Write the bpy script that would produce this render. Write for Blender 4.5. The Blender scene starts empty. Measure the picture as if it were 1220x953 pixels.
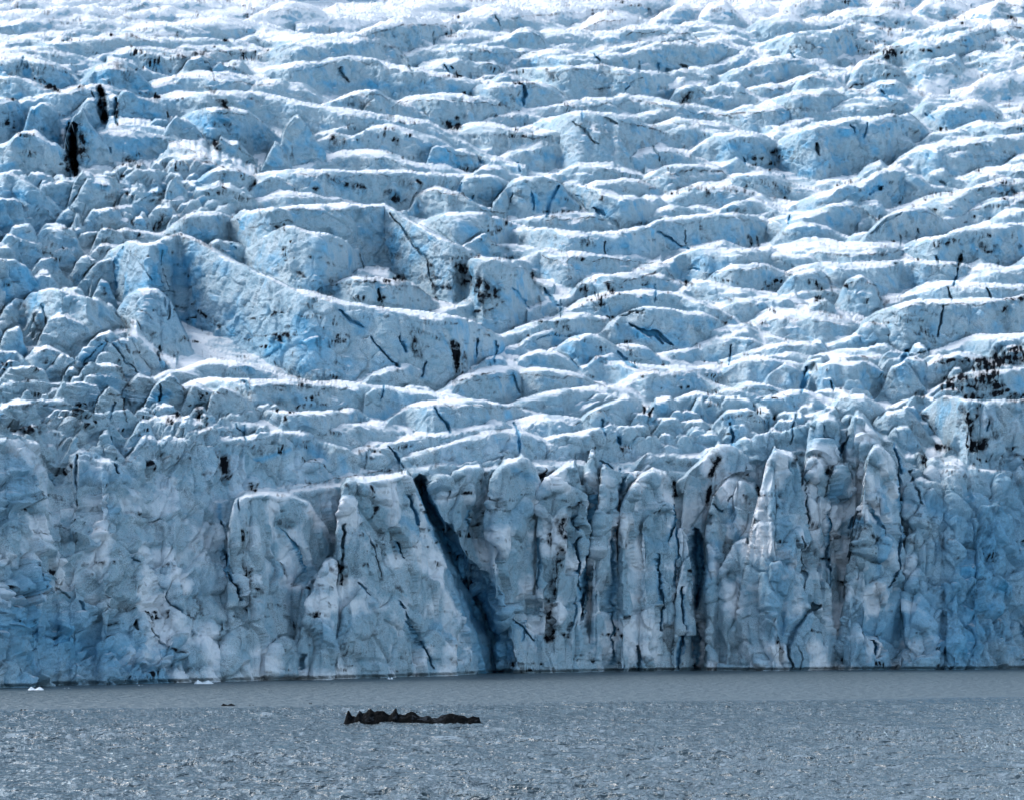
import bpy, math, random
import numpy as np
random.seed(7); rng = np.random.default_rng(11)
sc = bpy.context.scene
COL = sc.collection
# ------------------------------------------------------------------ survey frame
# The photograph was traced in picture pixels (1220 x 953) and each trace was
# carried to the distance of the ice it lies on.  Camera: level, 12 m over the lake.
W, Hh = 1220.0, 953.0
F = 3459.0            # focal length in pixels
HV = 740.0            # pixel row of the horizon
CZ = 12.0
def interp(xs, pts):
    p = np.array(pts, float); return np.interp(xs, p[:, 0], p[:, 1])
VW = [(-200, 823), (0, 818), (200, 813), (420, 807), (600, 802), (830, 797.5), (1220, 796), (1420, 795)]
def Dfront(u): return F*CZ/(interp(u, VW)-HV)
def D0(u, v):         # mean glacier surface
    return (Dfront(u)+22)*np.exp(1.0*(535-v)/530.0)
# ------------------------------------------------------------------ noise
def _h(ix, iy, iz, s):
    n = (ix*73856093) ^ (iy*19349663) ^ (iz*83492791) ^ (s*2654435)
    n = (n ^ (n >> 13)) * 1274126177
    n = n ^ (n >> 16)
    return (n & 0xffffff).astype(np.float32)/np.float32(0xffffff)
def vnoise(x, y, z=None, s=0):
    x = np.asarray(x, np.float32); y = np.asarray(y, np.float32)
    x, y = np.broadcast_arrays(x, y)
    if z is None:
        ix = np.floor(x).astype(np.int64); iy = np.floor(y).astype(np.int64)
        fx = x-ix; fy = y-iy; fx = fx*fx*(3-2*fx); fy = fy*fy*(3-2*fy); o = 0*ix
        a = _h(ix, iy, o, s); b = _h(ix+1, iy, o, s); c = _h(ix, iy+1, o, s); d = _h(ix+1, iy+1, o, s)
        return ((a+(b-a)*fx)*(1-fy)+(c+(d-c)*fx)*fy)*2-1
    ix = np.floor(x).astype(np.int64); iy = np.floor(y).astype(np.int64); iz = np.floor(z).astype(np.int64)
    fx = x-ix; fy = y-iy; fz = z-iz
    fx = fx*fx*(3-2*fx); fy = fy*fy*(3-2*fy); fz = fz*fz*(3-2*fz)
    r = 0
    for dz, wz in ((0, 1-fz), (1, fz)):
        a = _h(ix, iy, iz+dz, s); b = _h(ix+1, iy, iz+dz, s); c = _h(ix, iy+1, iz+dz, s); d = _h(ix+1, iy+1, iz+dz, s)
        r = r+((a+(b-a)*fx)*(1-fy)+(c+(d-c)*fx)*fy)*wz
    return (r*2-1).astype(np.float32)
def fbm(x, y, z=None, o=4, s=0, g=.5, ridge=False):
    t = 0; a = 1; n = 0
    for i in range(o):
        k = 2.03**i
        w = vnoise(x*k+i*17.3, y*k-i*9.1, None if z is None else z*k+i*5.7, s+i)
        if ridge: w = 1-2*np.abs(w)
        t = t+a*w; n += a; a *= g
    return t/n
def facets(x, y, z, s=0):
    """voronoi cells, each cut by its own random plane: chiselled broken ice. returns height, edge distance, cell tone"""
    ix = np.floor(x).astype(np.int64); iy = np.floor(y).astype(np.int64); iz = np.floor(z).astype(np.int64)
    best = np.full(x.shape, 9., np.float32); sec = best.copy(); hgt = np.zeros(x.shape, np.float32); tone = hgt.copy()
    for dx in (-1, 0, 1):
        for dy in (-1, 0, 1):
            for dz in (-1, 0, 1):
                jx, jy, jz = ix+dx, iy+dy, iz+dz
                rx = x-(jx+_h(jx, jy, jz, s)); ry = y-(jy+_h(jx, jy, jz, s+1)); rz = z-(jz+_h(jx, jy, jz, s+2))
                d = rx*rx+ry*ry+rz*rz
                t = _h(jx, jy, jz, s+3)
                v = (rx*(t-.5)+ry*(_h(jx, jy, jz, s+4)-.5)+rz*(_h(jx, jy, jz, s+5)-.5))*2+(t-.5)*.7
                m = d < best
                sec = np.where(m, best, np.minimum(sec, d)); hgt = np.where(m, v, hgt); tone = np.where(m, _h(jx, jy, jz, s+6), tone)
                best = np.where(m, d, best)
    return hgt.astype(np.float32), (np.sqrt(sec)-np.sqrt(best)).astype(np.float32), tone
# ------------------------------------------------------------------ traced crests on the slope: (points, face height px, tread, name)
R = []
def r(pts, h=14, g=.075, f=2.2, name=None, k=.5): R.append(dict(p=pts, h=h, g=g, f=f, n=name, k=k, cliff=None))
# top left and centre
r([(-40,18),(0,17),(40,18),(75,12),(100,9),(125,12),(150,17),(175,24)],13)
r([(-40,32),(0,30),(40,28),(65,25),(100,28),(150,32),(190,33)],8,.12)
r([(115,41),(170,40),(220,40),(255,34),(305,31)],9,.13)
r([(0,53),(40,48),(60,54),(110,50),(150,48),(200,50),(240,50),(305,55)],11)
r([(-40,60),(0,62),(40,60),(75,66),(110,72)],10)
r([(115,71),(125,66),(160,63),(200,68),(240,71),(280,70)],9,.12)
r([(175,58),(215,56),(260,60),(300,62),(330,66)],8,.1)
r([(205,96),(230,92),(260,95),(290,97),(330,99)],12,.12)
r([(222,75),(240,68),(250,76),(256,92)],18,.03,f=3,k=.2); r([(252,84),(262,76),(285,80),(300,92)],14,.08,f=3,k=.2)
r([(180,118),(215,115),(255,114),(305,114),(340,121),(380,131),(420,138),(465,143),(510,150),(560,172),(580,185)],16,.1)
r([(305,100),(340,101),(365,107),(388,120)],12,.09)
r([(214,138),(220,134),(245,132),(275,132),(300,137),(325,152)],36,.05,f=2.5)
r([(127,157),(150,159),(180,161),(210,168),(235,182)],9,.16,f=3,name='snow_slab',k=.2)
r([(200,181),(225,187),(250,193),(275,200),(310,212)],12,.17,k=.3)
r([(-40,76),(0,74),(30,73),(60,80),(90,89),(100,100)],20,.12)
r([(-30,95),(0,92),(25,96),(60,108),(90,112)],14,.06)
r([(25,118),(60,113),(100,109),(130,113),(150,108)],18,.07)
r([(92,96),(115,80),(145,79),(160,87),(175,97),(190,112)],26,.02,f=1.7)
r([(138,135),(141,112),(149,110),(165,117),(190,124),(200,132),(202,150)],34,.04,f=4,name='ice_block',k=.2)
r([(74,190),(78,160),(88,142),(98,132),(106,150),(118,165),(132,180)],50,.02,f=3.5,name='ice_pinnacle',k=.2)
r([(28,150),(36,131),(55,127),(67,133),(72,160)],38,.03,f=3,k=.2)
r([(-40,124),(0,120),(20,121),(30,132),(34,150)],36,.03,f=2.5)
r([(-20,175),(8,172),(20,160),(45,158),(58,170),(80,180),(90,200)],34,.03,f=2.3)
r([(175,152),(185,145),(200,146),(205,158)],12,.04,f=4,k=.2); r([(200,150),(210,143),(222,148),(232,156),(250,172)],24,.03,f=3,k=.2)
r([(331,190),(335,165),(341,152),(350,142),(357,141),(370,160),(382,175),(394,195)],50,.01,f=5,name='ice_fin',k=.15)
r([(317,190),(327,170),(335,177),(347,198)],26,.0,f=5,k=.15); r([(256,176),(262,164),(275,173),(284,172),(300,190),(310,202)],22,.02,f=4,k=.15)
r([(310,17),(330,10),(350,9),(375,13),(395,25)],13,.1)
r([(240,22),(300,14),(330,10)],5,.14)
r([(305,42),(345,47),(380,51),(415,50),(435,43),(447,37),(480,29),(520,28),(540,35),(552,46)],22,.12)
r([(290,64),(350,57),(400,54),(430,50),(455,50),(475,58),(488,72),(497,88)],26,.08)
r([(290,84),(350,82),(375,80),(395,74),(415,71),(440,74),(470,83),(500,88),(540,95),(570,102),(610,103)],19,.09)
r([(500,60),(540,59),(580,61),(610,62),(640,60)],14,.09)
r([(545,74),(565,80),(590,78),(600,83)],8,.14)
r([(440,16),(500,12),(560,4)],5,.13); r([(400,22),(460,24),(520,20)],5,.14)
r([(560,18),(590,15),(610,17),(640,24)],14,.12)
r([(540,106),(570,105),(610,103),(640,101),(660,108),(680,120),(692,130)],24,.08,f=3)
r([(400,118),(425,112),(450,110),(465,118)],22,.05)
r([(468,126),(475,121),(490,118),(520,117),(545,117),(560,120),(600,126),(620,130)],17,.09)
r([(385,172),(405,168),(430,160),(440,153),(460,152),(480,155),(500,162),(520,167),(540,175),(560,190)],28,.07)
r([(535,160),(560,155),(590,157),(640,163),(672,160)],15,.12)
r([(388,192),(405,187),(430,186),(465,190),(495,200),(540,206)],12,.12)
r([(506,198),(514,179),(530,177),(550,182),(576,187),(570,200)],20,.05,f=4,k=.2)
r([(430,137),(440,126),(447,122),(460,133)],16,.03,f=4,k=.2)
# top right
r([(600,19),(660,16),(720,10),(770,0),(800,-6)],4,.15)
r([(694,33),(705,27),(720,23),(745,24),(765,30)],9,.12)
r([(775,27),(790,17),(810,11),(840,9),(862,12)],14,.1)
r([(826,30),(833,18),(845,10),(865,8),(885,22)],20,.08)
r([(610,40),(630,37),(645,45),(650,52)],18,.07)
r([(690,50),(715,42),(745,38),(785,37),(825,39),(832,46)],14,.09)
r([(740,58),(755,53),(785,48),(815,46),(830,52)],9,.12)
r([(610,66),(640,66),(680,72),(700,72),(740,70),(760,63),(790,58),(820,55),(860,52),(880,60),(915,66)],27,.1,f=2.5)
r([(890,36),(905,28),(930,22),(950,24),(965,34),(972,42)],14,.1)
r([(610,80),(650,84),(690,82),(720,82),(750,89),(800,90),(830,98)],28,.08)
r([(796,122),(804,112),(815,107),(828,105),(840,109),(844,120)],14,.02,f=4,name='dark_ice_boulder',k=.2)
r([(840,95),(860,93),(885,84),(900,78),(930,74),(960,73)],18,.1)
r([(620,134),(680,127),(730,122),(760,120),(800,127),(840,134),(880,139)],10,.11)
r([(620,146),(670,141),(700,137),(740,140),(775,150),(810,160)],44,.07,f=1.6)
r([(600,168),(640,160),(680,162),(700,170)],18,.06)
r([(816,185),(835,172),(850,165),(880,163),(915,166),(945,171)],26,.09)
r([(860,138),(890,132),(930,130),(960,127)],14,.1); r([(770,150),(800,145),(840,148),(870,152),(890,160)],14,.08)
r([(870,112),(900,108),(930,105),(960,97),(975,95)],10,.1)
r([(900,54),(940,45),(990,42),(1005,36),(1020,33),(1035,38),(1043,50)],22,.1)
r([(1020,80),(1035,73),(1050,65),(1070,57),(1090,53),(1112,58),(1128,50),(1160,42),(1185,33),(1200,36),(1216,52)],24,.12)
r([(880,80),(915,76),(945,72),(975,75)],12,.1)
r([(936,112),(955,96),(970,89),(985,92),(1000,100),(1012,112)],22,.07)
r([(1010,98),(1020,80),(1038,73),(1060,78),(1078,88)],18,.05)
r([(905,122),(950,113),(985,110),(1005,113),(1022,121)],26,.07)
r([(1022,110),(1045,101),(1065,98),(1082,103)],22,.06)
r([(1078,88),(1100,78),(1125,74),(1142,70),(1152,84)],20,.08); r([(1107,92),(1120,76),(1138,73),(1148,80)],16,.02)
r([(905,173),(960,158),(990,150),(1020,145),(1050,144),(1085,142),(1103,150),(1122,158)],42,.1,f=1.9,name='blue_ice_mound')
r([(1098,143),(1120,133),(1145,127),(1170,126),(1192,134)],20,.11)
r([(975,140),(1000,130),(1045,127),(1080,122),(1100,128)],12,.13)
r([(1120,165),(1140,155),(1165,150),(1190,152),(1240,146),(1280,143)],18,.1)
r([(1050,202),(1070,190),(1090,181),(1120,176),(1150,172),(1175,168),(1220,165),(1270,162)],24,.09)
r([(1075,198),(1100,186),(1130,183),(1170,182),(1200,190)],18,.06)
r([(1090,14),(1105,3),(1125,2),(1150,10)],12,.1); r([(1135,24),(1170,10),(1190,4),(1220,6),(1270,10)],24,.08)
r([(1040,10),(1052,0),(1070,2),(1072,10)],12,.1); r([(915,12),(950,2),(990,-6),(1030,-8)],14,.1)
r([(1010,14),(1030,18),(1060,16),(1085,20)],12,.11); r([(1100,42),(1140,32),(1180,30)],9,.12)
r([(1160,36),(1190,30),(1225,30),(1280,32)],16,.1); r([(1180,100),(1210,92),(1240,88),(1280,86)],9,.13)
r([(1185,70),(1205,66),(1250,62)],7,.13)
# left middle, broken ice
r([(-40,215),(0,211),(15,208),(35,220),(55,232),(78,250)],40,.02,f=2.2)
r([(80,246),(88,220),(98,208),(108,210),(120,225),(129,250)],38,.02,f=3,name='ice_pyramid',k=.2)
r([(33,262),(45,248),(52,249),(64,260)],14,.03,f=4,k=.2); r([(68,262),(82,250),(94,266)],18,.03,f=4,k=.2)
r([(-30,238),(0,240),(26,240),(30,256)],46,.02,f=3.5,k=.2); r([(48,282),(52,275),(75,280),(92,292)],14,.08,f=4,k=.2)
r([(3,308),(12,293),(24,286),(34,283),(42,296)],20,.05,f=3.5,k=.2); r([(22,300),(40,290),(62,298),(70,310)],20,.08,k=.2)
r([(50,220),(60,221),(70,222),(80,235)],20,.04,f=4,k=.2)
r([(-40,318),(0,309),(20,312),(38,322),(50,345)],52,.0,f=3,name='turquoise_ice_block',k=.2)
r([(12,372),(32,350),(55,346),(90,352),(125,362),(148,380),(163,405)],50,.03,f=2.2)
r([(45,405),(58,382),(75,380),(100,388),(118,408)],32,.05,k=.3)
r([(104,350),(111,312),(125,295),(150,291),(180,292),(200,286),(215,281),(235,290),(260,303),(290,318),(320,332),(350,346),(380,354),(420,363),(470,371),(520,379),(570,384),(605,391)],72,.05,f=1.5,name='great_ice_ridge',k=.6)
r([(135,368),(148,352),(165,346),(190,347),(205,362),(215,385),(230,410)],52,-.02,f=2.2)
r([(290,206),(345,206),(390,207),(480,206),(505,210),(545,211),(580,213),(610,214)],27,.07,f=3)
r([(230,215),(255,205),(285,206),(310,214)],28,.07); r([(225,245),(232,228),(250,224),(275,226),(300,236)],22,.09,k=.3)
r([(148,240),(160,230),(185,233),(200,243)],18,.06,k=.2); r([(167,238),(180,228),(190,226),(194,240)],14,.03,f=4,k=.2)
r([(193,245),(200,222),(210,212),(222,228),(228,245)],34,.02,f=4,k=.2); r([(145,215),(160,205),(185,207),(195,222)],22,.03,f=3,k=.2)
r([(118,220),(125,208),(140,208),(144,220)],20,.03,f=3.5,k=.2)
r([(250,266),(275,255),(310,252),(360,248),(420,248),(460,246),(475,255),(500,272),(540,292),(570,305),(612,312)],60,.07,f=2.0,name='sloping_ice_ridge')
r([(190,275),(225,258),(245,255),(290,258)],26,.05); 
r([(280,290),(305,285),(325,277),(345,273),(380,281),(420,289),(450,295)],66,.04,f=1.8)
r([(295,272),(320,264),(345,263),(372,272)],8,.09)
r([(375,345),(400,338),(420,333),(450,335),(475,338),(500,342),(520,352)],34,.07,f=3)
r([(418,333),(425,327),(465,331),(476,337)],6,.13,f=5,name='snow_shelf',k=.1)
r([(300,240),(330,233),(370,235),(400,238),(425,240)],14,.08); r([(305,218),(330,214),(350,222),(365,238)],22,.04,f=3,k=.2)
r([(410,238),(425,226),(445,226),(460,234)],12,.04,f=3,k=.2)
r([(488,245),(496,229),(520,225),(550,232),(570,246),(600,250)],28,.05,f=2.5)
r([(540,225),(552,215),(575,213),(610,218)],28,.08,f=3); r([(500,258),(540,257),(580,260),(615,263)],32,.06,f=3)
r([(548,296),(562,288),(578,281),(590,290),(604,305)],20,.03,f=3,k=.2)
r([(525,315),(560,310),(595,312),(625,320),(650,345)],58,.03,f=2.0)
r([(605,214),(640,215),(655,214),(665,214),(672,218)],44,.05,f=4,k=.3); r([(668,226),(675,216),(688,220),(700,227),(740,236),(770,240),(792,244)],34,.07,f=2.6)
r([(780,243),(800,238),(830,230),(870,229),(900,233),(925,242)],15,.13); r([(760,214),(790,205),(830,200),(860,203),(875,212)],22,.08)
r([(860,225),(880,210),(910,208),(935,214)],22,.05); r([(670,206),(710,203),(740,204),(765,210)],12,.09)
r([(600,270),(640,276),(680,282),(730,283),(765,275),(790,264),(820,263),(850,257),(900,260),(930,262)],30,.09)
r([(610,262),(650,260),(700,259),(730,262)],12,.09)
r([(600,292),(640,300),(665,308),(680,306),(720,306),(760,309),(795,314)],16,.09)
r([(765,322),(785,314),(805,306),(820,300),(840,301),(880,304),(920,300),(950,298)],34,.09)
r([(735,335),(775,325),(790,320),(800,330)],10,.14)
r([(676,352),(690,338),(705,333),(740,330),(790,332),(820,338)],20,.08)
r([(835,338),(850,326),(880,320),(910,318),(935,322)],26,.08); r([(800,352),(825,340),(850,343),(880,350),(920,352)],10,.12)
r([(660,374),(690,358),(730,350),(770,351),(810,353),(850,368),(880,378),(902,392)],26,.08)
r([(700,396),(720,385),(750,370),(770,367),(810,372),(850,380),(895,396)],34,.06,name='arched_ice_ridge')
r([(600,398),(625,390),(660,383),(700,378),(726,380),(740,390)],18,.08)
r([(820,372),(870,364),(915,356),(945,358),(980,368),(1000,380)],18,.1); r([(870,398),(900,384),(915,379),(960,378),(1000,386),(1040,390)],14,.13)
r([(905,264),(950,260),(990,250),(1012,245),(1030,247),(1047,262)],22,.1); r([(915,290),(940,272),(970,268),(1000,278)],18,.07)
r([(1140,216),(1175,208),(1220,205),(1260,203)],12,.12)
r([(930,245),(960,240),(985,235),(1008,223),(1025,222),(1050,207),(1075,204),(1090,212),(1112,222),(1135,220)],28,.1)
r([(1070,248),(1100,240),(1140,236),(1165,224),(1190,219),(1225,218),(1260,218)],18,.11); r([(1150,252),(1180,242),(1225,240),(1270,240)],12,.11)
r([(1005,300),(1022,288),(1038,274),(1055,262),(1080,252),(1105,250),(1125,260),(1140,272)],38,.07,f=1.7,name='grey_ice_mound')
r([(1050,300),(1090,290),(1125,284),(1150,275),(1190,272),(1225,270),(1270,268)],34,.08); r([(1180,262),(1200,254),(1240,252)],16,.08)
r([(905,300),(970,298),(1010,302),(1060,300),(1110,290)],18,.13); r([(920,332),(945,320),(970,318),(1010,318),(1050,317),(1090,312),(1115,318)],16,.09)
r([(922,352),(935,338),(948,328),(970,325),(985,331),(994,350)],26,.04); r([(996,360),(1008,337),(1025,331),(1042,340),(1050,356)],30,.04)
r([(1055,325),(1085,312),(1110,315),(1150,317),(1175,324)],16,.08); r([(1140,335),(1180,325),(1220,322),(1270,320)],14,.09)
r([(1070,354),(1095,345),(1125,340),(1160,342),(1225,345),(1270,345)],16,.1)
r([(1010,385),(1040,375),(1060,370),(1095,362),(1130,362),(1180,360),(1225,355),(1280,352)],44,.08,f=3,name='long_ice_wall')
# lower middle
r([(-40,425),(0,420),(20,420),(40,438),(62,448)],24,.06,k=.3); r([(28,424),(55,415),(78,424),(97,442)],26,.07,k=.3)
r([(92,448),(105,433),(118,436),(128,438),(145,441),(155,468)],34,.04,f=3,k=.2); r([(150,460),(165,448),(180,452),(195,470)],24,.04,k=.2)
r([(108,400),(130,395),(150,408),(162,440)],34,.03,f=3,k=.3)
r([(154,396),(165,402),(180,418),(195,432),(208,448)],26,.19,f=3,name='snow_ramp',k=.3)
r([(172,478),(190,456),(203,448),(213,456),(221,476)],36,.03,f=4,name='blue_ice_chunk',k=.2)
r([(218,480),(230,462),(245,466),(255,482)],26,.04,f=3,k=.2); r([(243,500),(250,474),(262,463),(280,470),(310,488)],34,.05,f=2.5,k=.2)
r([(-20,465),(30,455),(70,458),(100,470)],20,.07,k=.3); r([(-20,492),(20,480),(60,478),(100,488)],22,.06,k=.3)
r([(108,505),(118,478),(130,466),(142,470),(152,500)],34,.04,f=3,k=.2); r([(50,512),(75,495),(100,500),(115,515)],20,.05,k=.2)
r([(145,508),(170,500),(205,504),(240,508),(280,510),(320,505)],12,.12)
r([(150,540),(175,528),(200,524),(250,527),(290,525),(330,516),(370,512),(380,516)],48,.08,f=3)
r([(225,455),(250,452),(305,457),(360,459),(420,461),(470,465),(520,473),(560,478),(610,481)],26,.1)
r([(215,440),(250,432),(300,437),(330,445)],12,.1)
r([(425,462),(440,449),(460,442),(490,438),(520,443),(545,452)],16,.08); r([(510,474),(545,456),(575,448),(610,446),(640,444)],20,.12)
r([(540,452),(565,446),(590,440),(612,436)],8,.12)
r([(430,492),(434,470),(445,467),(470,476),(490,484)],24,.05,k=.3)
r([(290,488),(320,492),(360,496),(400,493),(430,488),(445,498)],18,.09)
r([(450,508),(480,485),(510,482),(560,482),(610,483),(640,486)],30,.08)
r([(372,524),(385,512),(400,508),(430,507),(460,509),(480,516),(492,528)],24,.09); r([(484,522),(520,518),(560,515),(610,508),(640,504)],12,.12)
r([(398,548),(420,538),(445,531),(462,531),(484,552)],18,.1); r([(525,532),(545,525),(580,520),(620,519),(650,524)],12,.11)
r([(356,556),(365,551),(385,550),(408,562)],14,.09,f=3,k=.2); r([(300,588),(312,572),(325,563),(336,563),(347,580)],22,.04,f=3,k=.2)
r([(335,592),(360,578),(400,566),(440,562),(480,556)],16,.13)
r([(652,424),(660,414),(675,406),(700,401),(716,403),(732,412),(747,422),(762,440)],30,.03,name='blue_ice_dome')
r([(605,446),(620,428),(640,421),(665,424),(692,438)],18,.07); r([(690,442),(715,434),(750,436),(790,441),(840,441),(880,436)],16,.09)
r([(830,412),(850,406),(875,404),(900,406),(925,414)],10,.12); r([(600,443),(650,443),(680,447),(722,458)],18,.08)
r([(730,460),(760,449),(800,445),(830,446),(855,458)],18,.08); r([(850,440),(880,432),(915,430),(960,436)],16,.08)
r([(600,484),(650,472),(690,465),(735,465),(760,470),(778,482)],14,.11); r([(680,505),(705,492),(728,482),(750,476),(766,480),(770,500)],32,.07,f=2.5)
r([(600,504),(650,500),(690,504),(740,515)],12,.11); r([(640,525),(680,520),(730,512),(760,518)],12,.1)
r([(770,500),(800,480),(830,470),(860,474)],14,.09); r([(780,520),(810,505),(835,498),(850,505)],16,.08)
r([(840,520),(850,502),(865,490),(890,488),(905,495),(912,515)],30,.05,f=3,k=.2); r([(860,470),(890,460),(920,462),(945,470)],18,.08)
r([(905,416),(935,411),(960,410),(985,420)],12,.08); r([(955,434),(1000,425),(1050,424),(1095,430)],8,.12)
r([(955,475),(966,442),(990,432),(1030,433),(1050,437),(1058,455)],34,.06,f=2.5); r([(1052,458),(1062,440),(1078,434),(1092,448)],30,.04,f=3,k=.2)
r([(915,450),(935,438),(955,445)],18,.06,k=.2); r([(985,482),(1000,473),(1030,474),(1058,486)],30,.08); r([(910,478),(940,468),(970,470)],18,.08)
r([(1090,445),(1110,430),(1140,424),(1170,426)],18,.08); r([(1130,412),(1160,404),(1200,402),(1270,400)],18,.09)
r([(1100,470),(1130,452),(1160,445),(1200,444),(1270,440)],18,.06)
r([(1085,500),(1097,480),(1115,473),(1145,477),(1180,480),(1225,478),(1280,474)],56,.07,f=3.5,name='grey_ice_wall')
r([(1040,510),(1055,495),(1080,490),(1095,500)],26,.06,k=.3)
NS = len(R)
# ------------------------------------------------------------------ calving front: (points, metres behind the water's edge, lean)
def c(pts, off, f=5., g=.1, name=None, k=.5, bul=0): R.append(dict(p=pts, h=0, g=g, f=f, n=name, k=k, cliff=off, bul=bul))
c([(300,600),(320,590),(345,585),(400,580),(440,575),(500,572),(560,562),(600,556),(680,556),(720,560),(780,565),(830,560),(860,545),(920,545),(960,530),(1000,525),(1060,540),(1085,560)],18,f=3.2,g=.12)
c([(-140,530),(-20,520),(5,513),(22,508),(45,515),(62,530),(72,560),(60,620)],16,f=2.2,g=.1,name='dark_blue_ice_bluff')
c([(22,680),(38,620),(50,575),(62,545),(82,525),(105,530),(135,534),(152,550),(172,568),(190,600)],11,f=2.4,name='ice_bluff')
c([(120,640),(150,600),(170,572),(185,564),(230,570),(262,582),(268,605),(270,640),(276,700)],7,f=2.6,name='ice_buttress')
c([(272,640),(275,600),(290,592),(320,590),(345,592),(370,600),(392,630),(400,690)],4,f=4,name='cracked_ice_face',bul=3)
c([(-140,700),(-40,690),(0,672),(20,668),(45,700),(60,740),(95,770),(130,800)],4,f=2.2)
c([(60,790),(100,735),(140,700),(170,690),(200,700),(225,740),(240,790)],2,f=2.6); c([(180,790),(195,745),(215,725),(240,735),(262,790)],-1,f=3)
c([(215,800),(222,770),(240,755),(258,765),(266,800)],-4,f=3,k=.3); c([(258,800),(268,757),(285,748),(305,760),(312,800)],-3,f=3,k=.3); c([(300,800),(312,775),(325,768),(345,780),(350,800)],-4,f=3,k=.3)
c([(262,800),(264,740),(268,735),(285,733),(290,760)],-2,f=4,k=.3)
c([(348,800),(352,740),(362,700),(372,685),(388,676),(398,662),(402,640),(403,585),(412,573),(440,575),(465,570),(488,566),(496,580),(512,625),(532,670),(548,715),(556,745),(568,808)],-6,f=7,name='wide_ice_pillar',bul=5)
c([(352,806),(360,745),(372,700),(384,672),(396,664),(402,690),(408,745),(412,800)],-9,f=4.5,k=.3,bul=3)
c([(395,804),(405,730),(430,700),(455,685),(475,682),(500,690),(525,690),(540,720),(556,790)],-11,f=6,name='ice_buttress',bul=3)
c([(500,600),(506,566),(540,560),(575,557),(582,600)],20,f=5)
c([(560,810),(565,720),(545,660),(530,600),(535,566)][::-1] if False else [(530,610),(536,566),(555,558),(576,556),(582,600)],10,f=6,name='ice_pillar',bul=3)
c([(578,800),(580,640),(582,570),(600,553),(612,552),(622,546),(634,553),(645,580),(655,640),(660,700)],4,f=7,name='ice_pillar',bul=4)
c([(610,810),(620,740),(640,700),(655,715),(660,800)],-1,f=4,k=.3)
c([(641,806),(645,700),(640,620),(638,606),(645,575),(670,559),(688,556),(694,590),(697,640),(700,720),(703,806)][2:] ,-2,f=8,name='ice_pillar',bul=3)
c([(672,630),(678,602),(690,602),(696,640),(700,700)],-5,f=8,k=.3)
c([(662,806),(672,768),(682,745),(696,737),(702,760),(706,806)],-8,f=4,k=.3,name='ice_flake')
c([(689,590),(696,560),(702,544),(709,545),(714,556),(715,600)],8,f=7,name='blue_ice_pinnacle',k=.2)
c([(703,720),(706,640),(712,600),(715,558),(722,558),(732,566),(738,590),(736,640),(734,700)],-3,f=9,name='ice_spire',k=.2,bul=2)
c([(731,760),(736,610),(745,590),(760,570),(778,562),(798,567),(806,590),(812,640),(808,800)],-3,f=7,name='ice_pillar',bul=4)
c([(762,680),(766,622),(776,610),(788,616),(792,650)],-6,f=7,k=.2)
c([(782,650),(784,605),(790,597),(800,597),(806,612),(808,660)],-7,f=8,k=.3,name='ice_hummock')
c([(762,800),(766,680),(775,657),(784,656),(788,690),(790,800)],-8,f=9,k=.2,name='ice_sliver'); c([(789,800),(792,680),(800,665),(806,690),(806,800)],-8,f=9,k=.2)
c([(801,700),(803,640),(808,630),(815,628),(821,645),(824,700)],-5,f=9,k=.2,name='ice_sliver'); c([(800,806),(804,710),(812,670),(822,660),(826,700),(828,806)],-10,f=8,k=.2,name='ice_sliver')
c([(798,700),(803,580),(820,562),(840,545),(856,530),(868,538),(885,545),(890,640),(850,690)][:7],8,f=7,name='ice_pillar',bul=3)
c([(836,700),(842,620),(848,592),(866,572),(884,574),(900,580),(910,600)],2,f=3.2,k=.25,name='leaning_ice_block')
c([(832,806),(840,740),(856,690),(872,650),(890,640),(900,700),(905,806)],-7,f=3.6,k=.3,name='ice_buttress'); c([(845,740),(855,705),(868,692),(880,700),(884,740)],-9,f=4,k=.2)
c([(868,806),(880,730),(888,670),(896,620),(908,575),(920,535),(934,541),(948,545),(954,565),(962,620),(975,680),(985,740),(988,806)],-17,f=9,name='tall_ice_tower',bul=3)
c([(953,640),(956,560),(963,548),(975,547),(984,560),(988,600),(989,700)],-5,f=9,name='ice_spire',bul=2)
c([(950,806),(955,720),(966,700),(982,690),(992,700),(998,806)],-12,f=6,k=.3,name='ice_flake')
c([(958,600),(961,520),(968,503),(985,500),(1000,505),(1006,530),(1004,600)],8,f=6,k=.4,name='ice_block'); c([(1004,600),(1010,508),(1020,498),(1032,502),(1045,518),(1056,545),(1060,600)],7,f=5,k=.4,name='ice_block')
c([(984,660),(988,570),(998,556),(1010,552),(1020,566),(1022,640)],1,f=5,k=.2,name='ice_shard')
c([(1010,680),(1024,620),(1030,560),(1037,534),(1050,533),(1063,546),(1070,575),(1075,620),(1076,700)],-10,f=8,name='rounded_ice_tower',bul=3)
c([(1010,690),(1018,640),(1032,600),(1040,590),(1044,660)],-5,f=4,k=.2); c([(1016,650),(1021,605),(1028,598),(1036,625),(1044,650)],-9,f=5,k=.2,name='ice_spike')
c([(990,806),(1000,740),(1010,700),(1030,690),(1050,700),(1060,740),(1066,806)],-6,f=2.6); c([(1005,806),(1012,765),(1030,755),(1046,770),(1055,806)],-10,f=2.6)
c([(1074,640),(1078,580),(1095,573),(1115,576),(1130,580),(1145,575),(1160,600)],-10,f=3,k=.4,name='ice_buttress')
c([(1072,700),(1080,640),(1092,630),(1108,640),(1115,700)],-3,f=4,name='ice_hummock'); c([(1100,575),(1110,550),(1125,538),(1145,540),(1160,550),(1165,575)],8,f=2.6,k=.4)
c([(1140,600),(1155,565),(1172,547),(1188,541),(1205,552),(1220,570),(1280,560),(1360,570)],-12,f=2.6,k=.4,name='dark_ice_bluff')
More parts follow.
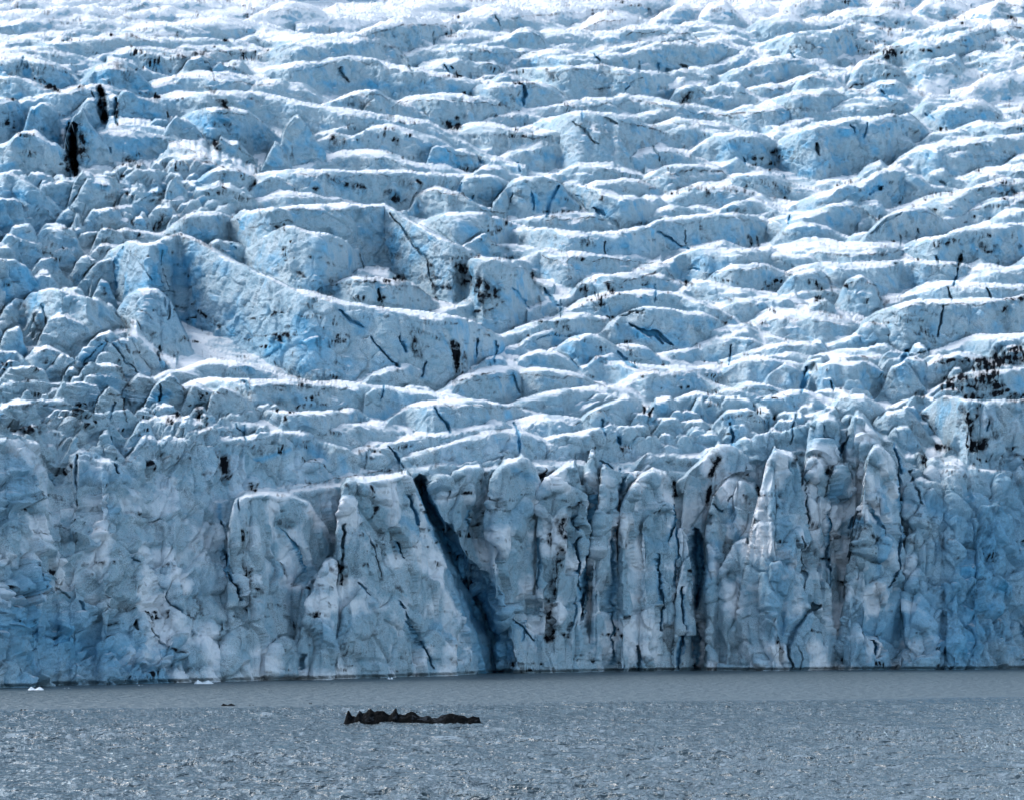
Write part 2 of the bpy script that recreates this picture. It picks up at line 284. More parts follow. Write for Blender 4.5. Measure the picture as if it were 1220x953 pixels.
c([(1060,780),(1075,720),(1100,700),(1125,705),(1150,720),(1160,760)],-4,f=2.4); c([(1120,700),(1140,640),(1155,625),(1170,640),(1185,700)],-1,f=3.2); 
c([(1075,806),(1085,770),(1105,755),(1125,765),(1135,806)],-8,f=2.6); c([(1150,806),(1160,750),(1180,730),(1210,740),(1260,735),(1360,750)],-7,f=2.6); c([(1170,720),(1190,650),(1230,620),(1300,640),(1360,660)],-2,f=2.8)
c([(1100,640),(1125,600),(1140,595),(1155,615),(1160,650)],0,f=3,k=.3)
c([(1100,806),(1110,740),(1130,715),(1150,730),(1155,770)],-6,f=3,k=.3)
c([(735,800),(745,740),(760,745),(764,800)],-5,f=6,k=.3); c([(708,806),(712,720),(722,700),(732,720),(736,806)],-4,f=7,k=.3)
c([(90,640),(108,600),(122,585),(140,590),(150,620),(150,660)],8,f=2.2,k=.3); c([(20,720),(50,650),(80,610),(110,620),(120,660)],8,f=2.2,k=.3); c([(150,700),(160,650),(180,625),(205,640),(215,700)],4,f=2.4,k=.3)
# ------------------------------------------------------------------ small broken blocks between the traced ones
def scatter(n, x0, x1, y0, y1, w0, w1, hh0, hh1, sink, f=2.6, k=.25, g=.05, skew=0):
    for i in range(n):
        x = random.uniform(x0, x1); y = random.uniform(y0, y1); w = random.uniform(w0, w1); hh = random.uniform(hh0, hh1)
        a = random.uniform(-.25, .25)+skew; m = random.uniform(-.3, .3)
        if y < 55: hh *= .4
        pts = [(x-w/2, y+hh*.6-a*w/2), (x-w*.3, y+hh*.12-a*w*.3), (x+m*w, y), (x+w*.35, y+hh*.1+a*w*.35), (x+w/2, y+hh*.7+a*w/2)]
        R.append(dict(p=[(q[0], q[1]+sink) for q in pts], h=hh+sink*.6, g=g, f=f, n=None, k=k, cliff=None))
scatter(90,-90,130,200,535,10,30,6,20,4); scatter(60,-90,140,200,540,28,70,12,34,6,f=1.8)
scatter(90,130,290,190,260,10,26,5,14,3); scatter(50,170,330,480,535,10,26,5,14,3); scatter(100,720,1000,470,540,12,34,6,18,3); scatter(60,960,1290,400,540,14,36,6,18,4)
scatter(60,-90,1310,40,470,24,80,5,13,5,f=2.2,k=.4,g=.07); scatter(90,640,1310,20,400,30,90,6,14,3,k=.5,g=.09,skew=-.15); scatter(50,-90,1310,-35,60,50,140,3,7,3,k=.5,g=.12)
for i in range(60):   # talus and lumps along the front
    x = random.choice([random.uniform(-80,270), random.uniform(-80,270), random.uniform(990,1300), random.uniform(270,990)])
    y = random.uniform(640, 800) if x < 300 or x > 980 else random.uniform(740, 800); w = random.uniform(14, 46); hh = random.uniform(10, 40)
    off = -6 + (800-y)*.075 + random.uniform(-2, 2)
    c([(x-w/2, y+hh), (x-w*.25, y+hh*.2), (x, y), (x+w*.3, y+hh*.25), (x+w/2, y+hh)], off, f=3, k=.3)
# ------------------------------------------------------------------ surface grid: columns fan out from the lake, rows go up the glacier
DU = .95
u = np.arange(-130, 1350, DU); nu = len(u)
nr = 4200
rr = np.geomspace(470, 2750, nr).astype(np.float32)
tx = ((u-610)/F)
DF = Dfront(u)
# base
vr = np.linspace(900, -160, 1400)
base = np.empty((nu, nr), np.float32)
for i in range(nu):
    d = D0(np.full_like(vr, u[i]), vr); z = CZ+(HV-(vr+15))/F*d
    base[i] = np.interp(rr, d, z)
X = tx[:, None].astype(np.float32)*rr[None, :]; Y = np.broadcast_to(rr[None, :], X.shape)
sca = np.clip(Y/900, .7, 2.2)
base += (fbm(X/38, Y/30, o=4, s=3)*2.6*sca*(1-.7*np.clip((Y-1450)/350, 0, 1))-.8).astype(np.float32)
wall = (DF+20)[:, None]
VT = [(-200,510),(0,512),(45,518),(66,565),(84,535),(130,540),(175,572),(230,578),(262,588),(340,600),(400,570),(500,560),(600,552),(700,552),(800,540),(860,525),(950,505),(1040,505),(1090,540),(1150,548),(1220,550),(1400,540)]
vtop = interp(u, VT)+fbm(u/25, u*0, o=3, s=8)*12
base -= ((vtop-548)/F)[:, None]*rr[None, :]*np.clip(1-(rr[None, :]-wall)/75, 0, 1)**1.3
wall = wall+fbm(u/40, u*0, o=3, s=9)[:, None]*14*np.clip(np.abs(u-660)/400-.6, 0, 1)[:, None]
gent = np.clip((360-u)/80, 0, 1)+np.clip((u-1050)/80, 0, 1); fw = (6-4.55*gent)[:, None]
ew = np.array([np.interp(wall[i, 0], rr, base[i]) for i in range(nu)])[:, None]
ramp_ = ew-(wall-rr[None, :])*fw*np.minimum(1, .35+(wall-rr[None, :])/40)
base = np.where(rr[None, :] < wall, np.maximum(-6, ramp_+fbm(X/22, Y/18, o=4, s=12)*5*gent[:, None]*np.clip((wall-rr[None, :])/8, 0, 1)), base).astype(np.float32)
Z = base; ID = np.full((nu, nr), -1, np.int16)
jit1 = fbm(u/9, u*0, o=3, s=21); jit2 = fbm(u/31, u*0, o=3, s=22); jit3 = fbm(u/6, u*0+4, o=2, s=23)
FV = rng.uniform(.6, 1.5, 97); WV = rng.uniform(.6, 5, 97)
for idx, q in enumerate(R):
    p = np.array(q['p'], float)
    ext = (48 if q['k'] > .3 else 18) if q['cliff'] is None else (4 if q['f'] >= 4 else 24)
    x0, x1 = p[0, 0]-ext, p[-1, 0]+ext
    m = np.where((u >= x0) & (u <= x1))[0]
    if len(m) < 3: continue
    us = u[m]; v = np.interp(us, p[:, 0], p[:, 1])
    # soften the corners of the traced line a little
    kk = max(1, int((1.2 if q['k'] < .35 else 4.5)/DU)); ker = np.ones(2*kk+1)/(2*kk+1)
    v = np.convolve(np.pad(v, kk, mode='edge'), ker, 'valid')
    seed = idx*3.7
    rough = .35 if q['k'] > .3 else .8
    v = v+rough*(vnoise(us/9+seed, us*0+seed, s=5)*1.5+vnoise(us/4+seed, us*0+seed, s=6)*.4)
    out = np.maximum(0, p[0, 0]-us)+np.maximum(0, us-p[-1, 0])
    v = v+out*((.3 if q['k'] > .3 else 1.1) if q['cliff'] is None else (40 if q['f'] >= 4 else 7))
    if q['cliff'] is None:
        vc = np.convolve(np.pad(v, 12, mode='edge'), np.ones(25)/25, 'valid')
        # a ridge stands clear of the slope in its middle and dies out into it at both ends
        half = min(85., .46*(p[-1, 0]-p[0, 0]))
        tp = np.clip(np.minimum(us-p[0, 0]+6, p[-1, 0]+6-us)/half, 0, 1); tp = tp*tp*(3-2*tp)
        dc = D0(us, np.minimum(vc, v)+q['h']*(.12+.88*tp))
        nrw = np.clip((130-(p[-1, 0]-p[0, 0]))/70, 0, 1)          # compact blocks stand on one footing
        dc = dc*(1-nrw)+nrw*D0(us, np.full_like(us, p[:, 1].min()+q['h']))
        v = v+(1-tp)**2*q['h']*.25
        fu = q['f'] if q['k'] < .3 else q['f']*FV[idx % 97]
        dc = np.maximum(dc, Dfront(us)+12+(interp(us, VW)-v)/F*dc/fu*np.clip((v-380)/120, 0, 1))
    else:
        t = np.clip((us-p[0, 0])/(p[-1, 0]-p[0, 0]), 0, 1)
        dc = Dfront(us)+q['cliff']
        xm = p[:, 0].mean(); gentle = np.clip((330-xm)/60, 0, 1)+np.clip((xm-1070)/60, 0, 1)
        if q['f'] < 4:
            q['f'] *= 1-.42*min(1, gentle)
            hcl = (interp(xm, VW)-p[:, 1].min())/F*Dfront(xm)
            gm = min(1, gentle); dc = Dfront(us)+(hcl/q['f']-5)*gm+(1-gm)*-3+q['cliff']*(1-.55*gm)
        if q.get('bul'): dc = dc+q['bul']*(np.abs(2*t-.3-.9*((idx*7) % 10)/10.)*1.5-.7)
    big = 1.0 if q['cliff'] is not None else .6
    dc = dc+big*vnoise(us/22+seed, us*0, s=31)*2.6*dc/800
    dj = dc+big*(vnoise(us/13+seed, us*0, s=32)*1.5+vnoise(us/6+seed, us*0, s=33)*.35)*dc/800
    zc = CZ+(HV-v)/F*dc
    lo = np.searchsorted(rr, dc.min()-(70 if q['cliff'] is not None else 45)); hi = min(nr, np.searchsorted(rr, dc.max()*(1.35 if q['cliff'] is None else 1.12)))
    d = rr[None, lo:hi]-dc[:, None].astype(np.float32)
    dd = rr[None, lo:hi]-dj[:, None].astype(np.float32); fd = np.clip(1-np.maximum(-dd, 0)/30, 0, 1)
    zz = zc[:, None].astype(np.float32)
    gr_ = np.abs(np.gradient(v, us)); cl_ = q['cliff'] is not None; g_ = q['g'] if cl_ else max(.10, min(.16, q['g']*1.5))
    tv = ((HV-v)/F+g_/(1+(gr_/1.1)**2))[:, None].astype(np.float32)
    Lt = 25. if cl_ else (6+max(0, q['g']-.03)*110+max(0, q['g']-.115)*1600)*float(dc.mean())/1000
    # in front: steep face that eases a bit at its foot;  behind: tread
    fl = q['f'] if (q['cliff'] is not None or q['k'] < .3) else q['f']*FV[idx % 97]
    dn = np.maximum(-dd, 0)
    dpos = np.maximum(d, 0); fallb = g_*dpos*dpos/(2*Lt); fmax = (g_+.42)*Lt/g_
    fallb = np.where(dpos > fmax, g_*fmax*fmax/(2*Lt)+(dpos-fmax)*(g_+.42), fallb)
    tread = zz+d*tv-fallb
    rw = (0.3 if (q['k'] < .35 or q['cliff'] is not None) else WV[idx % 97])*dc[:, None]/900
    face = zz+(dj-dc)[:, None]*tv-dn*dn*fl/(dn+rw)
    sharp = (q['k'] if q['k'] > .3 else .06)*dc[:, None]/900*1.3
    cap = np.exp(-np.abs(d)/(sharp*2.2))*sharp*.9
    S = np.where(dd < 0, face, tread)-cap
    if q['cliff'] is not None: pass
    ii = slice(m[0], m[-1]+1)
    sub = Z[ii, lo:hi]; w = S > sub
    Z[ii, lo:hi] = np.where(w, S, sub); ID[ii, lo:hi] = np.where(w, idx, ID[ii, lo:hi])
# sculpt of the tread surfaces
Z += np.where(rr[None, :] > wall, fbm(X/13, Y/11, o=4, s=41)*.8*sca+fbm(X/26+Y/60, Y/9, o=3, s=45, ridge=True)*1.0*sca, 0).astype(np.float32)
# ------------------------------------------------------------------ resample each column evenly along what rises to view
DV = .95
vrow = np.arange(832, -46, -DV); nv = len(vrow)
tv = ((HV-vrow)/F)
E = (Z-CZ)/rr[None, :]
PD = np.empty((nu, nv)); PI = np.empty((nu, nv), np.int32)
for i in range(nu):
    M = np.maximum.accumulate(E[i]); j = np.clip(np.searchsorted(M, tv), 1, nr-1)
    e0 = E[i, j-1]; e1 = E[i, j]; fr = np.clip((tv-e0)/np.maximum(e1-e0, 1e-9), 0, 1)
    PD[i] = rr[j-1]+(rr[j]-rr[j-1])*fr; PI[i] = ID[i, j]
# relief of cracks, dirt, blue ice: traced strokes, the ice's own tones and some painted shade
UU, VV = np.meshgrid(u, vrow, indexing='ij')
wu = UU+fbm(UU/11, VV/11, o=3, s=51)*3.2; wv = VV+fbm(UU/11, VV/11, o=3, s=55)*3.2
crack = np.zeros((nu, nv)); dirt_shade = np.zeros((nu, nv)); blue = np.zeros((nu, nv)); snowm = np.zeros((nu, nv))
def stroke(arr, pts, w, amt, mode='max', soft=1.0, taper=True):
    p = np.array(pts, float); big = w*1.6+6
    i0, i1 = np.searchsorted(u, p[:, 0].min()-big), np.searchsorted(u, p[:, 0].max()+big)
    j0, j1 = np.searchsorted(-vrow, -(p[:, 1].max()+big)), np.searchsorted(-vrow, -(p[:, 1].min()-big))
    a = wu[i0:i1, j0:j1]; b = wv[i0:i1, j0:j1]; best = np.full(a.shape, 1e9); tt = np.zeros(a.shape)
    if len(p) == 1: best = np.hypot(a-p[0, 0], b-p[0, 1])
    n = len(p)-1
    for s in range(n):
        d = p[s+1]-p[s]; L = (d**2).sum()+1e-9
        t = np.clip(((a-p[s, 0])*d[0]+(b-p[s, 1])*d[1])/L, 0, 1)
        dist = np.hypot(a-p[s, 0]-t*d[0], b-p[s, 1]-t*d[1]); mm = dist < best
        tt = np.where(mm, (s+t)/n, tt); best = np.where(mm, dist, best)
    ww = w*(.45+.55*np.sin(np.pi*np.clip(tt*.9+.05, 0, 1))) if (taper and n > 0) else w
    val = np.clip(1-(best/ww)**(2*soft), 0, 1)*amt
    arr[i0:i1, j0:j1] = np.maximum(arr[i0:i1, j0:j1], val)
# cracks: (points, half width px, depth m, darkening, blue)
K = [
([(86,150),(86,175),(88,205)],8.5,34,.5,.2),([(120,108),(122,128),(124,146)],8.2,24,.5,.4),([(500,575),(503,590)],3,6,.1,1),
([(263,620),(266,650),(272,670),(277,700),(281,718)],3.2,9,.5,.9),([(92,543),(91,570),(93,600)],2.6,6,.7,.4),
([(340,628),(352,645),(360,660),(368,680)],1.8,4,.2,.8),([(474,716),(486,732),(492,748),(503,775),(516,797)],2.2,5,.15,.8),
([(427,692),(442,708)],2.2,4,.2,.8),([(408,625),(408,660),(405,685)],2.6,5,.9,.1),([(437,635),(450,655),(456,685)],1.5,3,.6,.1),
([(484,590),(494,612),(502,632)],3.0,6,.1,1),([(500,572),(508,596),(520,622),(534,650),(548,684)],8.1,16,.0,1),
([(530,636),(546,672),(560,706),(572,736)],12,13,.0,.95),
([(552,690),(570,720),(584,756),(592,812)],25,20,.0,.9),
([(640,640),(643,660),(640,700)],3,5,.2,.6),([(685,640),(690,690),(697,730)],2.6,8,.3,.8),([(683,710),(683,745)],1.3,3,.3,.8),
([(699,590),(699,640),(697,700),(694,735)],4.5,14,.2,1),([(709,575),(712,600),(705,640),(700,690),(700,735)],1.8,6,.9,.2),([(738,560),(735,590),(731,620),(730,690),(731,790)],1.8,6,.3,.7),
([(729,640),(731,720)],2,5,.2,.7),([(788,660),(786,700),(788,750)],2.4,8,.4,.9),([(812,700),(813,760),(811,806)],3,9,.3,1),([(803,600),(806,650),(802,720)],1.8,6,.3,.8),
([(831,630),(833,680),(830,725)],5,12,.2,1),([(829,730),(829,800)],1.6,5,.4,.5),([(850,600),(860,610),(872,590)],2,5,.5,.7),
([(978,720),(960,730),(948,748),(940,770),(947,800)],3.2,8,.5,.4),([(955,640),(962,680),(958,705)],2,5,.5,.3),([(990,600),(989,660),(990,700)],2.4,6,.3,.6),
([(958,560),(961,600),(965,640)],1.8,5,.7,.2),([(982,508),(986,522),(996,530),(1000,540)],1.8,5,.2,1),([(1012,520),(1004,535),(990,552),(984,565)],3.6,10,.1,1),
([(1064,530),(1070,548),(1073,565)],2.6,6,.1,1),([(1069,560),(1072,620),(1066,680),(1058,700)],2.4,7,.4,.7),([(870,505),(876,540),(878,565)],3,8,.1,.9),
([(1122,365),(1120,380),(1118,402)],2.2,7,.7,.4),([(1130,345),(1133,357)],3.5,6,1,.1),([(1176,345),(1180,355)],3,6,1,.1),
([(465,255),(480,272),(495,292),(508,312),(512,335)],2.4,6,.9,.2),([(428,303),(433,322)],2.6,5,.9,.1),([(449,346),(454,362)],3.5,5,1,.1),
([(404,368),(418,382),(432,388)],2.2,5,.1,.9),([(441,400),(455,420),(468,433),(478,438)],2.2,5,.1,.9),([(475,400),(483,420)],2,4,.2,.9),
([(571,405),(567,425)],4,7,.0,1),([(588,405),(590,432)],3,6,.1,1),([(543,408),(543,440)],4.5,6,1,.1),
([(518,488),(526,503),(535,515)],1.8,5,.1,1),([(465,533),(474,545),(482,555)],2,5,.1,1),([(613,503),(618,520),(620,538)],2.2,5,.1,1),
([(785,275),(800,285),(812,295),(822,298)],3.4,6,.0,1),([(817,275),(818,292)],2.4,4,.8,.2),([(720,288),(722,303)],2.2,4,.9,.2),
([(632,228),(637,250)],2.2,4,.1,1),([(662,222),(655,240),(652,258)],3,6,.1,1),([(708,248),(722,258)],5,5,.1,.9),([(690,235),(698,250)],2.5,5,.8,.3),
([(550,218),(546,232)],2.2,5,.2,1),([(565,232),(560,240)],2,4,.1,1),([(612,345),(630,368)],2.2,5,.1,.9),([(648,345),(668,368)],2.6,6,.1,1),
([(752,388),(775,398),(790,408)],3.2,6,.1,.9),([(765,392),(788,400),(802,412)],3,6,.1,.8),([(735,420),(750,435),(757,438)],2.6,5,.2,.9),
([(735,378),(750,371),(768,367)],1.5,3,.6,.2),([(682,147),(695,155),(705,168),(713,175)],2.2,4,1,.1),([(720,140),(735,147)],2.6,4,1,.1),([(780,176),(784,192)],2,4,.9,.1),
([(624,103),(625,125)],4,6,.4,.9),([(760,75),(761,85)],3.5,4,.8,.2),([(783,76),(785,87)],2.6,4,.9,.1),([(794,82),(797,88)],3.5,4,.9,.1),([(812,78),(818,82)],3.5,4,1,.1),
([(404,82),(409,92),(415,98)],2.6,5,1,.1),([(478,68),(487,78),(492,86)],2.4,4,1,.1),([(515,38),(519,54)],1.8,4,.9,.1),([(589,18),(595,32)],1.4,3,.9,.1),
([(1012,150),(1018,160)],3,4,.5,.9),([(1033,150),(1030,165)],2,4,.6,.8),([(973,172),(976,184)],4.5,6,1,.1),([(1101,135),(1112,142)],3,4,.2,.9),
([(1050,110),(1062,122)],4,5,.0,1),([(820,318),(835,322)],2,3,.1,1),([(1034,232),(1040,226),(1050,225)],3.2,5,.2,1),
([(1073,280),(1072,292)],2,4,1,.1),([(1094,275),(1092,285)],4,5,1,.1),([(1038,278),(1055,265),(1075,254)],1.8,4,.7,.2),([(1146,305),(1142,318)],4,6,1,.2),([(1115,306),(1118,312)],4,5,1,.2),
([(1107,418),(1078,425)],1.6,4,.8,.2),([(1082,418),(1075,430)],5,6,.2,1),([(962,440),(958,455),(953,468)],4,6,.1,1),
([(190,412),(188,430)],2.6,6,.9,.2),([(118,412),(108,425),(98,432)],1.6,4,.6,.3),([(147,295),(140,312),(139,345)],2.2,3,.3,.9),([(158,300),(170,318),(180,333)],1.4,3,.5,.4),([(190,300),(198,330),(207,345)],1.4,3,.7,.3),
([(201,350),(201,382)],2.4,5,.7,.6),([(195,346),(212,346)],1.4,3,1,0),([(135,480),(130,500)],2,4,.5,.5),([(96,478),(94,505)],1.6,4,.6,.3),
([(120,112),(122,128),(124,142)],5,8,1,.3),([(137,118),(139,148)],2.8,8,.6,.9),([(275,290),(283,297)],2,3,.2,1),([(282,262),(292,275)],2.2,4,.1,1),
([(170,610),(182,618),(190,615)],2,4,1,.1),([(156,664),(165,671)],1.6,3,.5,.6),([(160,738),(163,750)],4,6,1,.1),([(45,683),(62,692)],1.6,3,1,.1),([(64,698),(82,708)],1.6,3,1,.1),
([(186,690),(200,715),(215,735),(230,755)],1.8,4,.3,.5),([(177,730),(185,745)],1.6,3,.6,.3),
([(175,748),(190,765),(203,782)],1.5,3,.4,.5),([(125,405),(150,430),(165,445)],1.6,4,.4,.4),([(360,780),(362,800)],2,4,.2,.6),
([(640,405),(655,398),(690,404)],1.6,3,.2,.7),([(680,430),(690,440)],3,3,.3,.6),([(1120,215),(1130,222)],2.5,3,.9,.2),
([(285,450),(300,462)],2,3,.2,.6),([(715,500),(720,520)],2,4,.1,.9),([(735,520),(740,528)],3.5,5,.0,1),([(1025,610),(1012,628)],3,5,.1,1),
([(955,815),(955,770)],1.2,3,.5,.2),([(1080,560),(1092,580),(1098,600)],2.6,6,.7,.4),([(1035,600),(1060,640)],2,4,.3,.7),
]
for pts, w, dep, di, bl in K:
    big_ = w > 8
    if not big_: w = w*random.uniform(.6, .95)
    stroke(crack, pts, w, dep*(1 if big_ else (.75 if w > 3 else .5)), taper=not (big_ and len(pts) > 3), soft=.55 if w > 14 else 1.)
    if di: stroke(dirt_shade, pts, w*1.1, di*(1 if w > 3 else .7), soft=.6)
    if bl: stroke(blue, pts, w*1.5+1, bl*.9, soft=.7)
for i in range(60):      # fine blue fissures and splits over the ridge faces
    x = random.uniform(-60, 1280); y = random.uniform(60, 790)
    if y > 560 and random.random() < .5: continue
    ln = random.uniform(6, 20)*(.6+y/500); a_ = random.choice([random.gauss(1.57, .2), random.gauss(1.57, .15), random.gauss(1.0, .2)])
    p0 = np.array([x, y]); p1 = p0+ln*.5*np.array([math.cos(a_), math.sin(a_)]); a2 = a_+random.uniform(-.2, .2); p2 = p1+ln*.5*np.array([math.cos(a2), math.sin(a2)])
    w = random.uniform(.9, 2.0); stroke(crack, [p0, p1, p2], w, random.uniform(1.5, 4)); stroke(blue, [p0, p1, p2], w*2+1, random.uniform(.4, 1), soft=.6)
    if random.random() < .45: stroke(dirt_shade, [p0, p1, p2], w, random.uniform(.3, 1))
# dark rock dirt melted out of the ice, and painted black of deep gaps: (points, half width, strength)
DI = [([(83,168),(85,185),(87,203)],9,1.1),([(96,160),(99,190)],7,.9),([(120,105),(124,140)],6,1.1),([(138,125),(140,148)],5,.8),([(1130,430),(1200,428)],5,.9),([(1125,462),(1195,458)],6,1.),([(1152,487),(1156,520)],6,.9),([(545,330),(580,352)],8,.8),([(540,412),(546,440)],8,1.1),([(118,118),(124,140)],6,.9),([(40,93),(58,103),(72,109)],5,.8),([(95,103),(100,100)],4,.9),([(170,112),(190,115)],5,.8),
([(140,80),(155,90)],10,.45),([(150,42),(165,46)],3,.7),([(205,62),(218,70),(245,60)],5,.6),([(240,62),(246,66)],4,.7),([(255,170),(259,176)],6,.8),([(150,190),(165,195)],6,.7),([(110,400),(118,408)],4,.6),
([(258,120),(275,130)],4,.8),([(245,105),(265,112)],4,.5),([(312,60),(322,58)],2.5,.8),([(396,165),(408,172)],6,.7),([(470,165),(472,172)],4,.9),([(500,122),(506,135)],5,.5),([(530,145),(545,152)],6,.8),([(545,140),(548,150)],4,.7),([(345,175),(350,190)],3,.5),
([(415,120),(435,125)],8,.5),([(390,210),(420,222),(435,224)],5,.75),([(480,218),(490,225)],6,.5),([(496,214),(500,226)],4,.8),([(465,230),(480,238)],6,.8),([(375,224),(382,230)],4,.9),([(330,268),(340,270)],3,.8),
([(470,330),(482,333)],5,1),([(510,315),(515,340),(520,360)],4,.6),([(548,318),(565,335),(580,345),(590,350)],9,.95),([(570,335),(575,358)],8,.8),([(583,342),(590,355)],5,.9),([(535,310),(550,322)],3,.6),([(565,372),(580,370),(600,362)],2.5,.9),([(635,322),(640,340)],5,.7),([(643,352),(645,362)],2.5,1),
([(352,322),(362,330)],5,.6),([(375,345),(395,350)],6,.5),([(490,403),(497,425)],7,.7),([(541,415),(543,440)],5,1),([(553,420),(560,440)],5,.6),([(330,405),(345,400)],6,.8),([(380,402),(380,420)],4,.6),
([(340,440),(370,450),(400,450)],12,.35),([(396,448),(400,452)],4,.8),([(320,478),(345,480)],5,.45),([(338,498),(342,508)],4.5,1),([(235,495),(242,503)],6,.8),([(200,500),(210,497)],6,.8),([(238,485),(245,505)],6,.6),
([(15,507),(45,514)],7,.8),([(50,540),(60,555)],4,.7),([(78,558),(84,553)],4,.8),([(174,550),(180,565)],5,.9),([(255,540),(258,560)],6,1),([(268,545),(272,565)],6,.95),([(298,575),(303,583)],5,1),([(218,545),(222,550)],3,.7),
([(225,380),(240,372),(255,385)],4,.9),([(228,358),(232,365)],4,1),([(245,375),(262,392)],5,.6),([(150,385),(155,400)],5,.7),([(185,415),(190,425)],3,.7),([(140,430),(150,455),(160,470)],5,.55),([(40,375),(45,395)],8,.5),([(165,368),(180,385)],3,.5),
([(185,270),(195,262)],7,.7),([(120,275),(160,280),(165,288)],10,.35),([(135,235),(140,250)],6,.7),([(105,285),(135,290)],4,.5),([(200,280),(235,287),(270,300),(300,315)],4,.45),([(215,260),(225,268)],6,.5),([(262,212),(270,232)],4,.7),([(300,212),(305,220)],4,.9),
([(285,632),(285,650)],4.5,.9),([(288,670),(292,700),(290,730)],6,.6),([(297,680),(300,720)],5,.6),([(238,700),(242,730)],4,.5),([(150,605),(175,612)],4,.5),([(335,620),(350,625)],6,.5),([(343,668),(350,685)],4,.7),([(177,740),(182,760)],4,.8),([(270,690),(280,705)],5,.5),
([(440,580),(448,600),(448,615)],4,.7),([(430,605),(432,615)],3,.8),([(460,625),(462,650)],5,.4),([(474,630),(478,665)],3,.6),([(405,675),(408,690)],9,.85),([(395,680),(415,690)],6,.6),([(450,660),(458,690)],4,.4),([(500,570),(502,590)],2.5,.8),([(420,590),(440,590)],10,.3),([(475,697),(480,705)],4,.5),
([(570,572),(580,560)],6,.5),([(600,572),(618,560)],3,.4),([(638,575),(645,560)],4,1),([(672,605),(686,602)],2.5,1),([(668,620),(672,645),(664,680),(656,720),(654,760)],7,.75),([(655,635),(656,650)],4,.8),([(738,640),(748,650)],7,.4),([(750,660),(748,680)],9,.3),([(760,575),(762,590)],5,.6),([(800,570),(805,590)],4.5,1),([(848,540),(846,565),(845,600)],4.5,.9),([(852,580),(852,600)],3,.8),([(885,590),(893,600)],5,.95),([(900,580),(903,590)],4,.9),([(820,680),(824,690)],4,.7),([(740,530),(745,545)],3,.7),
([(776,488),(772,505)],3,.9),([(782,498),(778,505)],2,.9),([(706,535),(712,530)],3,.8),([(765,482),(768,492)],2,.9),([(838,495),(840,498)],3,.7),([(907,430),(908,430)],3,1),([(858,432),(859,434)],2.5,1),([(838,430),(839,430)],2,1),([(885,420),(892,423)],2.5,.8),
([(1120,433),(1130,432)],5,.9),([(1130,458),(1150,452),(1170,450),(1185,445)],9,1.15),([(1165,440),(1190,432),(1220,425)],8,1.05),([(1185,422),(1215,415)],6,1.0),([(1150,472),(1180,470),(1200,466)],5,.95),([(1205,474),(1240,474)],6,.95),([(1150,485),(1155,510),(1158,530)],7,.9),([(1165,482),(1160,500)],5,.9),([(1175,500),(1185,520)],7,.45),([(1160,530),(1172,528)],9,1.0),([(1118,532),(1130,533)],6,1),([(1092,534),(1100,545),(1107,560)],4,.9),([(1140,465),(1120,475)],6,.6),([(1100,505),(1080,510)],4,.5),([(1075,505),(1078,520)],3,.7),([(1090,468),(1100,472)],5,.6),([(1195,360),(1225,355)],4,.8),([(1190,370),(1196,372)],5,.9),([(1200,540),(1195,550)],5,.6),([(1215,540),(1218,560)],5,.6),([(1190,560),(1212,575)],10,.4),
([(1025,615),(1030,635)],6,.55),([(1010,640),(1040,640)],7,.6),([(1020,650),(1010,665)],4,.4),([(940,665),(930,640)],12,.35),([(962,620),(970,625)],7,.6),([(968,650),(972,665)],7,.5),([(930,760),(932,775)],6,.7),([(1000,785),(1005,790)],5,.7),([(965,765),(970,780)],4,.5),([(1040,690),(1052,720)],6,.4),([(1080,645),(1090,648)],5,.5),([(1110,700),(1125,710)],10,.3),([(1150,700),(1175,715)],8,.3),([(1195,735),(1205,755)],6,.5),([(985,630),(1000,640)],5,.5),
([(780,165),(760,175)],9,.3),([(700,150),(745,170)],15,.28),([(1063,268),(1100,265)],16,.22),([(975,255),(990,250)],5,.3),([(925,228),(940,225)],8,.4),([(935,235),(936,238)],3,.9),([(888,218),(887,230)],4,.6),([(970,340),(980,346)],4,.9),([(1005,342),(1010,340)],3,.8),([(1030,362),(1033,358)],3.5,.7),([(1055,365),(1058,358)],3,.8),([(1187,295),(1182,305)],5,.7),([(1170,290),(1176,298)],5,.6),([(1212,285),(1208,300)],4,.6),([(892,280),(893,292)],4,1),([(902,282),(903,292)],3,1),([(877,286),(880,290)],3,.8),([(1200,228),(1215,232)],7,.6),([(1020,410),(1030,400)],3,.3),([(765,92),(730,107),(705,106)],1.8,.6),([(820,115),(815,121)],6,.8),([(850,93),(848,94)],3,.8),([(1040,65),(1070,56)],2.5,.5),([(1200,20),(1210,26)],3,.8),([(955,17),(1000,40)],2,.3),([(960,48),(978,60)],3,.5),([(1010,40),(1000,48)],4,.3),([(1060,72),(1080,88)],10,.3),([(1010,104),(1040,98)],2.2,.7),([(935,125),(980,135)],6,.3),([(1130,315),(1160,305)],10,.3),([(925,310),(945,318)],4,.4)]
for pts, w, a in DI: stroke(dirt_shade, pts, w*1.15, a*1.15, soft=.95, taper=w < 6); stroke(dirt_shade, pts, w*2.4, min(.45, a*.42), soft=.4)
# thin dirt bands (old snow layers) following the traced crests
for q in R[:NS]:
    if random.random() < .75:
        p = np.array(q['p'], float); n = len(p)
        if n < 4: continue
        a = random.randint(0, n-3); b = random.randint(a+2, n-1)
        seg = [(x, y+random.uniform(1, 3.5)) for x, y in p[a:b+1]]
        stroke(dirt_shade, seg, random.uniform(1.0, 2.2), random.uniform(.25, .75))
